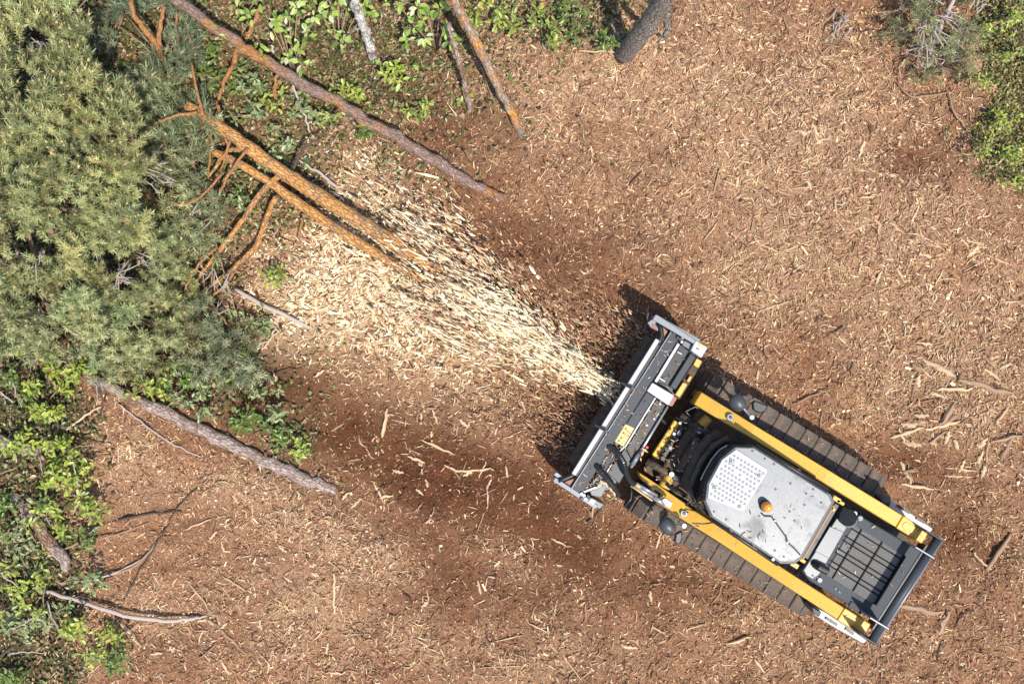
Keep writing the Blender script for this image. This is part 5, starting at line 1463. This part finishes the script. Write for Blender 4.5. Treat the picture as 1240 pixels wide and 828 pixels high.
# grey green pine branch at the top right
rp = empty("pine_branch", G(1150, 10, 0), "grey green pine branch with bare grey twigs at the top right", "branch")
wood_path("stem", Gs([(1165, -25, .4), (1150, 10, .35), (1132, 50, .28), (1118, 90, .14)]), [.026, .024, .02, .012], 'twig_dead', rp, n=8)
poly4 = [(1080, -30), (1190, -30), (1196, 30), (1176, 75), (1165, 100), (1135, 104), (1110, 88), (1085, 60), (1078, 20)]
cl4 = [c for c in clump_points(poly4, 22, lambda a, b: max(.14, .36 + random.gauss(0, .09))) if random.random() > .15]
pine("pine_branch", "", None, None, None, cl4, (1150, 10, .3), 5, (.17, .18, .08), (.42, .42, .22), 13, .15, .25, 1.0, SHT_LONG, .05, 'twig_dead', .25, trunk_obj=rp, br=.010)
dead_twigs(rp, [(1112, 20, .5, 1.2, 34, 6), (1128, 30, .5, 1.0, 38, 6), (1098, 60, .35, .3, 30, 4), (1118, 50, .45, 1.4, 36, 5), (1016, 15, .05, 1.5, 30, 5), (1022, 30, .05, 2.4, 26, 4), (1145, 15, .5, .6, 34, 4), (1180, 14, .5, -.6, 30, 4)])

# ------------------------------------------------------------------ leaves
def leaf_tmpl(kind):
    if kind == 'ovate':
        out = [(0, 0), (.22, .20), (.5, .30), (.78, .20), (1, 0), (.78, -.20), (.5, -.30), (.22, -.20)]
    elif kind == 'oak':
        out = [(0, 0), (.2, .07), (.32, .2), (.42, .10), (.58, .26), (.68, .14), (.86, .20), (1, 0), (.86, -.20), (.68, -.14), (.58, -.26), (.42, -.10), (.32, -.2), (.2, -.07)]
    else:
        out = [(0, 0), (.4, .26), (1, 0), (.4, -.26)]
    n = len(out)
    v = [(x, y, .22 * abs(y) - .16 * x * x) for x, y in out]
    mids = [(.33, 0, -.02), (.66, 0, -.07)] if kind != 'small' else []
    v += mids; f = []
    if kind == 'small':
        f = [[0, 1, 2], [0, 2, 3]]
        f = [[0, 2, 1], [0, 3, 2]]
    else:
        h = n // 2
        for i in range(h):
            m = n + (0 if out[i][0] < .5 else 1); f.append([i, m, i + 1])
        for i in range(h, n):
            j = (i + 1) % n; m = n + (0 if out[j][0] < .5 else 1); f.append([i, m, j])
        f.append([0, n, n]) if False else None
        k = [i for i in range(h) if out[i][0] < .5 and out[i + 1][0] >= .5][0] + 1
        f += [[k, n, n + 1]]
        k2 = [i for i in range(h, n) if out[i][0] >= .5 and out[(i + 1) % n][0] < .5][0]
        f += [[k2, n + 1, n]]
    return np.array(v, float), np.array(f)
LT = {k: leaf_tmpl(k) for k in ('ovate', 'oak', 'small')}

def leaves(kind, pos, yaw, pitch, roll, size, cols):
    v, f = LT[kind]
    R = rot_from(yaw, pitch, roll)
    return scatter((v, f), pos, R, np.stack([size] * 3, 1), cols)

def sapling(name, label, base_px, tips, per, lsize, col0, col1, group, kind='oak', hz=(.25, .5), cat="sapling", stem_mat='twig'):
    e = empty(name, G(base_px[0], base_px[1], 0), label, cat, group)
    sm = MB(); b = G(base_px[0], base_px[1], -.02); out = []
    for (tx, ty) in tips:
        z = gz(*P(tx, ty, .3).xy) + random.uniform(*hz); t = P(tx, ty, z)
        sm.tube([b, b.lerp(t, .55) + UP * .05, t], [.010, .007, .004], 5)
        m = max(4, int(random.gauss(per, 2)))
        yaw = np.arange(m) * 2.399 + rng.normal(0, .4, m)
        lev = rng.random(m)
        pos = np.array(t)[None] + np.stack([np.cos(yaw) * .012, np.sin(yaw) * .012, -.09 * lev + rng.normal(0, .01, m)], 1)
        pos += rng.normal(0, .028, (m, 3))
        u = np.clip(rng.random((m, 1)) * .9 + .3 * (.5 - lev[:, None]), 0, 1)
        cc = np.array([col0]) * (1 - u) + np.array([col1]) * u
        out.append(leaves(kind, pos, yaw, rng.normal(.05, .32, m) - .25 * (1 - lev), rng.normal(0, .3, m), lsize * rng.uniform(.7, 1.15, m), cc))
    sm.build("stem", M[stem_mat], e, inv_world(e), 0, True)
    v, f, c = join(out); mi = np.array(inv_world(e)); v = v @ mi[:3, :3].T + mi[:3, 3]
    o = link("foliage", np_mesh("foliage", v, f, None, np.clip(c, .005, .8)), M['leaf'], e); o['kind'] = 'stuff'
    return e

YG0, YG1 = (.17, .25, .03), (.47, .52, .085)
DG0, DG1 = (.07, .12, .03), (.20, .28, .06)
SG0, SG1 = (.16, .20, .08), (.34, .40, .17)
def around(px_, py_, r, n): return [(px_ + random.gauss(0, r), py_ + random.gauss(0, r * .8)) for _ in range(n)]
SAP = [((48, 448), 26, 9, YG0, YG1, "yellow green oak sapling just under the big pine's lower edge"),
       ((96, 444), 18, 6, YG0, YG1, "yellow green sapling at the left tip of the grey brown log"),
       ((55, 492), 20, 8, YG0, YG1, "bright sapling above the dark log stub"),
       ((150, 440), 16, 5, DG0, YG0, "dark green sapling in the gap under the two pine crowns"),
       ((70, 545), 18, 8, YG0, YG1, "bright green sapling over the end of the dark log stub"),
       ((100, 572), 20, 9, YG0, YG1, "large bright sapling right of the dark log stub"),
       ((62, 578), 12, 4, YG0, YG1, "small yellow sapling left of the large bright one"),
       ((18, 545), 14, 5, YG0, YG1, "yellow sapling at the left edge beside the log stub"),
       ((60, 624), 16, 6, YG0, YG1, "yellow green sapling next to the rotten log"),
       ((108, 618), 14, 5, DG0, YG1, "mixed green sapling at the border of the mulch"),
       ((12, 612), 20, 7, DG0, YG0, "dark green sapling at the left edge, middle"),
       ((20, 655), 20, 7, SG0, SG1, "grey green sapling left of the rotten log"),
       ((95, 655), 14, 4, DG0, YG0, "low green sapling below the mixed green one"),
       ((40, 700), 18, 6, DG0, YG1, "green sapling where the long bent stick starts"),
       ((15, 725), 20, 7, YG0, YG1, "yellow green sapling at the left edge near the black twig"),
       ((60, 745), 14, 4, SG0, SG1, "silvery sapling under the long bent stick"),
       ((10, 765), 18, 6, SG0, SG1, "pale silvery sapling at the lower left edge"),
       ((84, 762), 12, 5, YG0, YG1, "small sapling with star shaped leaves below the long bent stick"),
       ((132, 770), 9, 3, YG0, YG1, "single rosette sapling below the middle of the long bent stick"),
       ((146, 802), 12, 5, DG0, YG0, "dark green sapling near the bottom edge at the left"),
       ((102, 790), 12, 3, SG0, YG1, "sparse sapling near the bottom left"),
       ((118, 705), 12, 4, DG0, SG1, "small plant between the twigs at the lower left"),
       ((8, 815), 14, 4, DG0, YG0, "green sapling in the bottom left corner"),
       ((10, 470), 18, 6, DG0, YG0, "dark green sapling at the left edge under the pine"),
       ((338, 522), 12, 6, DG0, YG0, "small dark green sprig above the end of the grey brown log"),
       ((362, 546), 9, 5, DG0, YG1, "small green sprig touching the end of the grey brown log"),
       ((265, 445), 24, 7, DG0, YG0, "dark green seedling under the tip of the felled pine crown"),
       ((218, 462), 20, 5, DG0, YG0, "dark seedling above the middle of the grey brown log"),
       ((305, 395), 18, 4, DG0, SG1, "seedling between pine crown and dead branch"),
       ((1222, 145), 10, 5, YG0, YG1, "yellow sapling at the right edge in the mossy patch"),
       ((1230, 185), 10, 5, YG0, YG1, "yellow green sapling at the lower right of the mossy patch"),
       ((1225, 18), 16, 6, YG0, YG1, "yellow green sapling in the top right corner"),
       ((1232, 60), 14, 5, DG0, YG1, "green sapling at the right edge below the corner"),
       ((1232, 216), 8, 4, YG0, YG1, "lowest yellow sapling of the mossy patch"),
       ((605, 14), 14, 4, DG0, YG1, "green seedling at the top edge right of the lichened pole"),
       ((640, 24), 14, 4, DG0, YG1, "light green seedling in the middle of the top edge"),
       ((690, 18), 16, 6, DG0, YG0, "small leaved seedling left of the thick trunk's shade"),
       ((735, 42), 12, 5, DG0, YG0, "dark seedling at the foot of the thick trunk"),
       ((476, 84), 10, 3, YG0, YG1, "light green seedling right of the birch stem"),
       ((395, 138), 8, 2, SG0, YG1, "pale green seedling below the long log"),
       ((300, 140), 12, 3, DG0, SG1, "grey green seedling between log and orange stems"),
       ((350, 170), 14, 4, SG0, SG1, "pale leaved seedling beside the dark curved branch"),
       ((330, 205), 12, 3, SG0, SG1, "pale seedling between the two orange stems"),
       ((270, 90), 16, 4, DG0, YG0, "dark seedling left of the long log"),
       ((328, 120), 10, 3, DG0, YG1, "fresh green seedling beside the orange twig under the log"),
       ((190, 468), 18, 6, DG0, YG1, "green seedling on the upper side of the grey brown log near its left end"),
       ((240, 488), 18, 6, DG0, SG1, "grey green seedling on the upper side of the grey brown log at its middle"),
       ((290, 505), 16, 6, DG0, YG0, "dark seedling on the upper side of the grey brown log right of its middle"),
       ((320, 480), 16, 4, SG0, SG1, "pale seedling between pine crown and dark bare soil"),
       ((250, 60), 16, 4, DG0, YG0, "dark leafy seedling below the start of the long log"),
       ((300, 100), 14, 5, DG0, SG1, "leafy seedling under the middle of the long log's orange twigs"),
       ((370, 130), 14, 4, SG0, SG1, "silvery seedling just under the middle of the long log"),
       ((285, 235), 14, 4, DG0, SG1, "seedling between the orange limbs"),
       ((330, 340), 10, 3, DG0, YG1, "little green seedling at the left rim of the fresh chip heap"),
       ((432, 112), 12, 4, YG0, YG1, "light green seedling above the middle of the long log"),
       ((440, 150), 10, 2, DG0, YG0, "tiny seedling just above the lower half of the long log"),
       ((500, 130), 10, 3, DG0, YG1, "tiny seedling between long log and thin pinkish stem"),
       ((580, 20), 10, 3, YG0, YG1, "yellow green seedling touching the lichened pole at the top edge"),
       ((668, 44), 10, 3, DG0, YG1, "tiny seedling on the mulch left of the thick trunk"),
       ((1110, 6), 12, 3, DG0, SG1, "seedling behind the grey green pine branch at the top edge"),
       ((1190, 95), 12, 4, DG0, YG1, "green seedling at the inner border of the mossy patch"),
       ((1208, 172), 12, 4, DG0, YG1, "green seedling in the middle of the mossy patch"),
       ]
for (c_, r_, n_, a_, b_, lb) in SAP:
    sapling("oak_sapling", lb, c_, around(c_[0], c_[1], r_ * .8, n_ + 1), 15, .076 if c_[0] < 1100 else .052, a_, b_, "young saplings of the clearing edge", hz=(.08, .2) if c_ in ((338, 522), (362, 546)) else (.12, .5))

# broadleaf shrubs: every leaf an object
def make_leaf_mesh(col, seed):
    v, f = LT['ovate']; r = np.random.default_rng(seed)
    v = v * np.array([1, r.uniform(.68, .98), r.uniform(.5, 1.6)])
    c = np.clip(np.tile(np.array([col]), (len(f), 1)) * (1 + r.normal(0, .06, (len(f), 1))), .01, .85)
    me = np_mesh("leaf", v, f, None, c, smooth=True); me.materials.append(M['leaf']); return me
LEAFM = [make_leaf_mesh(c, i) for i, c in enumerate([(.28, .38, .06), (.38, .48, .09), (.21, .32, .05), (.46, .54, .16), (.34, .44, .10), (.56, .60, .36), (.13, .21, .035)])]  # palest leaf colour imitates white glare on glossy leaves
def shrub(label, base, tips, per=8, ls=.10, hz=(.35, .75), pale=.10, name="broadleaf_shrub"):
    e = empty(name, G(base[0], base[1], 0), label, "shrub", "broadleaf shrubs at the top")
    iw = inv_world(e)
    b = G(base[0], base[1], -.02)
    for (tx, ty) in tips:
        t = G(tx, ty, random.uniform(*hz))
        MB().tube([b, b.lerp(t, .5) + UP * .08, t], [.012, .009, .005], 5).build("stem", M['twig'], e, iw, 0, True)
        m = max(3, int(random.gauss(per, 1.3)))
        for k in range(m):
            yaw = k * 2.399 + random.gauss(0, .4)
            o = bpy.data.objects.new("leaf", LEAFM[5] if random.random() < pale else random.choice(LEAFM[:5] + LEAFM[6:]))
            o.parent = e; C.objects.link(o)
            s = ls * random.uniform(.7, 1.15)
            pos = t + Vector((math.cos(yaw) * .015, math.sin(yaw) * .015, random.uniform(-.09, .01))) + Vector((random.gauss(0, .02), random.gauss(0, .02), 0))
            o.matrix_local = iw @ Matrix.Translation(pos) @ Matrix.Rotation(yaw, 4, 'Z') @ Matrix.Rotation(random.gauss(-.1, .35), 4, 'Y') @ Matrix.Rotation(random.gauss(0, .35), 4, 'X') @ Matrix.Scale(s, 4)
shrub("fullest light green shrub overhanging the long brown log", (358, 92), [(350, 20), (344, 42), (372, 36), (362, 58), (352, 60), (366, 78), (348, 70), (333, 22), (330, 34), (378, 20), (360, 8)])
shrub("light green shrub left of the birch stem at the top edge", (412, 62), [(404, 38), (414, 52), (400, 16), (386, 8), (420, 10), (392, 24), (440, 4), (410, -4), (446, 14)], pale=.09)
shrub("small light green shrub in the upper left beside the start of the long log", (296, 30), [(288, 10), (300, 18), (312, -2)], pale=.09)
shrub("light green shrub with some glare-pale leaves left of the lichened pole", (528, 62), [(500, 30), (518, 16), (534, 10), (540, 36), (548, 48), (514, 44), (505, 8), (480, 4), (492, 46)], pale=.09)
shrub("little leaf sprig on the thin pinkish stem", (566, 130), [(552, 116), (561, 112)], per=3, hz=(.15, .3), pale=.09)
shrub("small light green sprig right below the birch stem", (466, 92), [(460, 78), (474, 76), (484, 96)], per=4, ls=.095, hz=(.1, .25), pale=.09)
shrub("single star of light leaves below the gap between birch and pole", (512, 96), [(508, 86)], per=5, ls=.095, hz=(.1, .2), pale=.09)
shrub("few light leaves peeping over the long log near its left end", (308, 66), [(266, 38), (309, 58), (318, 62)], per=3, ls=.085, hz=(.62, .75), pale=0)

# ------------------------------------------------------------------ undergrowth and moss that nobody could count
def cover(name, label, n, inside, kindmix, palette, size, zr):
    x = rng.uniform(-7.1, 7.1, n); y = rng.uniform(-5, 5, n); px, py = PX(x, y)
    k = inside(px, py) > rng.random(n); x, y = x[k], y[k]; m = len(x)
    pal = np.array(palette); ci = rng.integers(0, len(pal), m)
    cc = np.clip(pal[ci] * (1 + rng.normal(0, .2, (m, 1))), .004, .7)
    pos = np.stack([x, y, gh(x, y) + rng.uniform(*zr, m)], 1)
    kk = rng.random(m) < kindmix; out = []
    for kd, s in (('ovate', kk), ('small', ~kk)):
        if s.any():
            q = s.sum()
            out.append(leaves(kd, pos[s], rng.uniform(0, 6.283, q), rng.normal(0, .45, q), rng.normal(0, .5, q), size * rng.uniform(.5, 1.3, q), cc[s]))
    v, f, c = join(out)
    o = link(name, np_mesh(name, v, f, None, c), M['leaf']); return tag(o, label, None, None, 'stuff')
cover("undergrowth", "low undergrowth and fallen leaves along the uncut edge", 170000,
      lambda px, py: np.clip(f_green(px, py) * (.75 + .8 * ((px > 230) & (py < 300))), 0, 1) * (px < 800), .35, [(.06, .085, .02), (.10, .14, .03), (.17, .11, .055), (.26, .17, .09), (.14, .2, .04), (.40, .29, .17), (.05, .05, .02), (.22, .25, .1), (.33, .22, .12)], .06, (.0, .10))
cover("moss", "mossy low green cover at the right edge", 420000,
      lambda px, py: np.clip(f_green(px, py) * 1.4, 0, 1) * (px > 1000), .15, [(.16, .20, .035), (.28, .33, .06), (.10, .13, .025), (.40, .42, .10), (.20, .15, .07), (.09, .085, .03), (.36, .28, .15), (.33, .36, .09), (.15, .09, .05), (.28, .20, .12)], .038, (.0, .08))
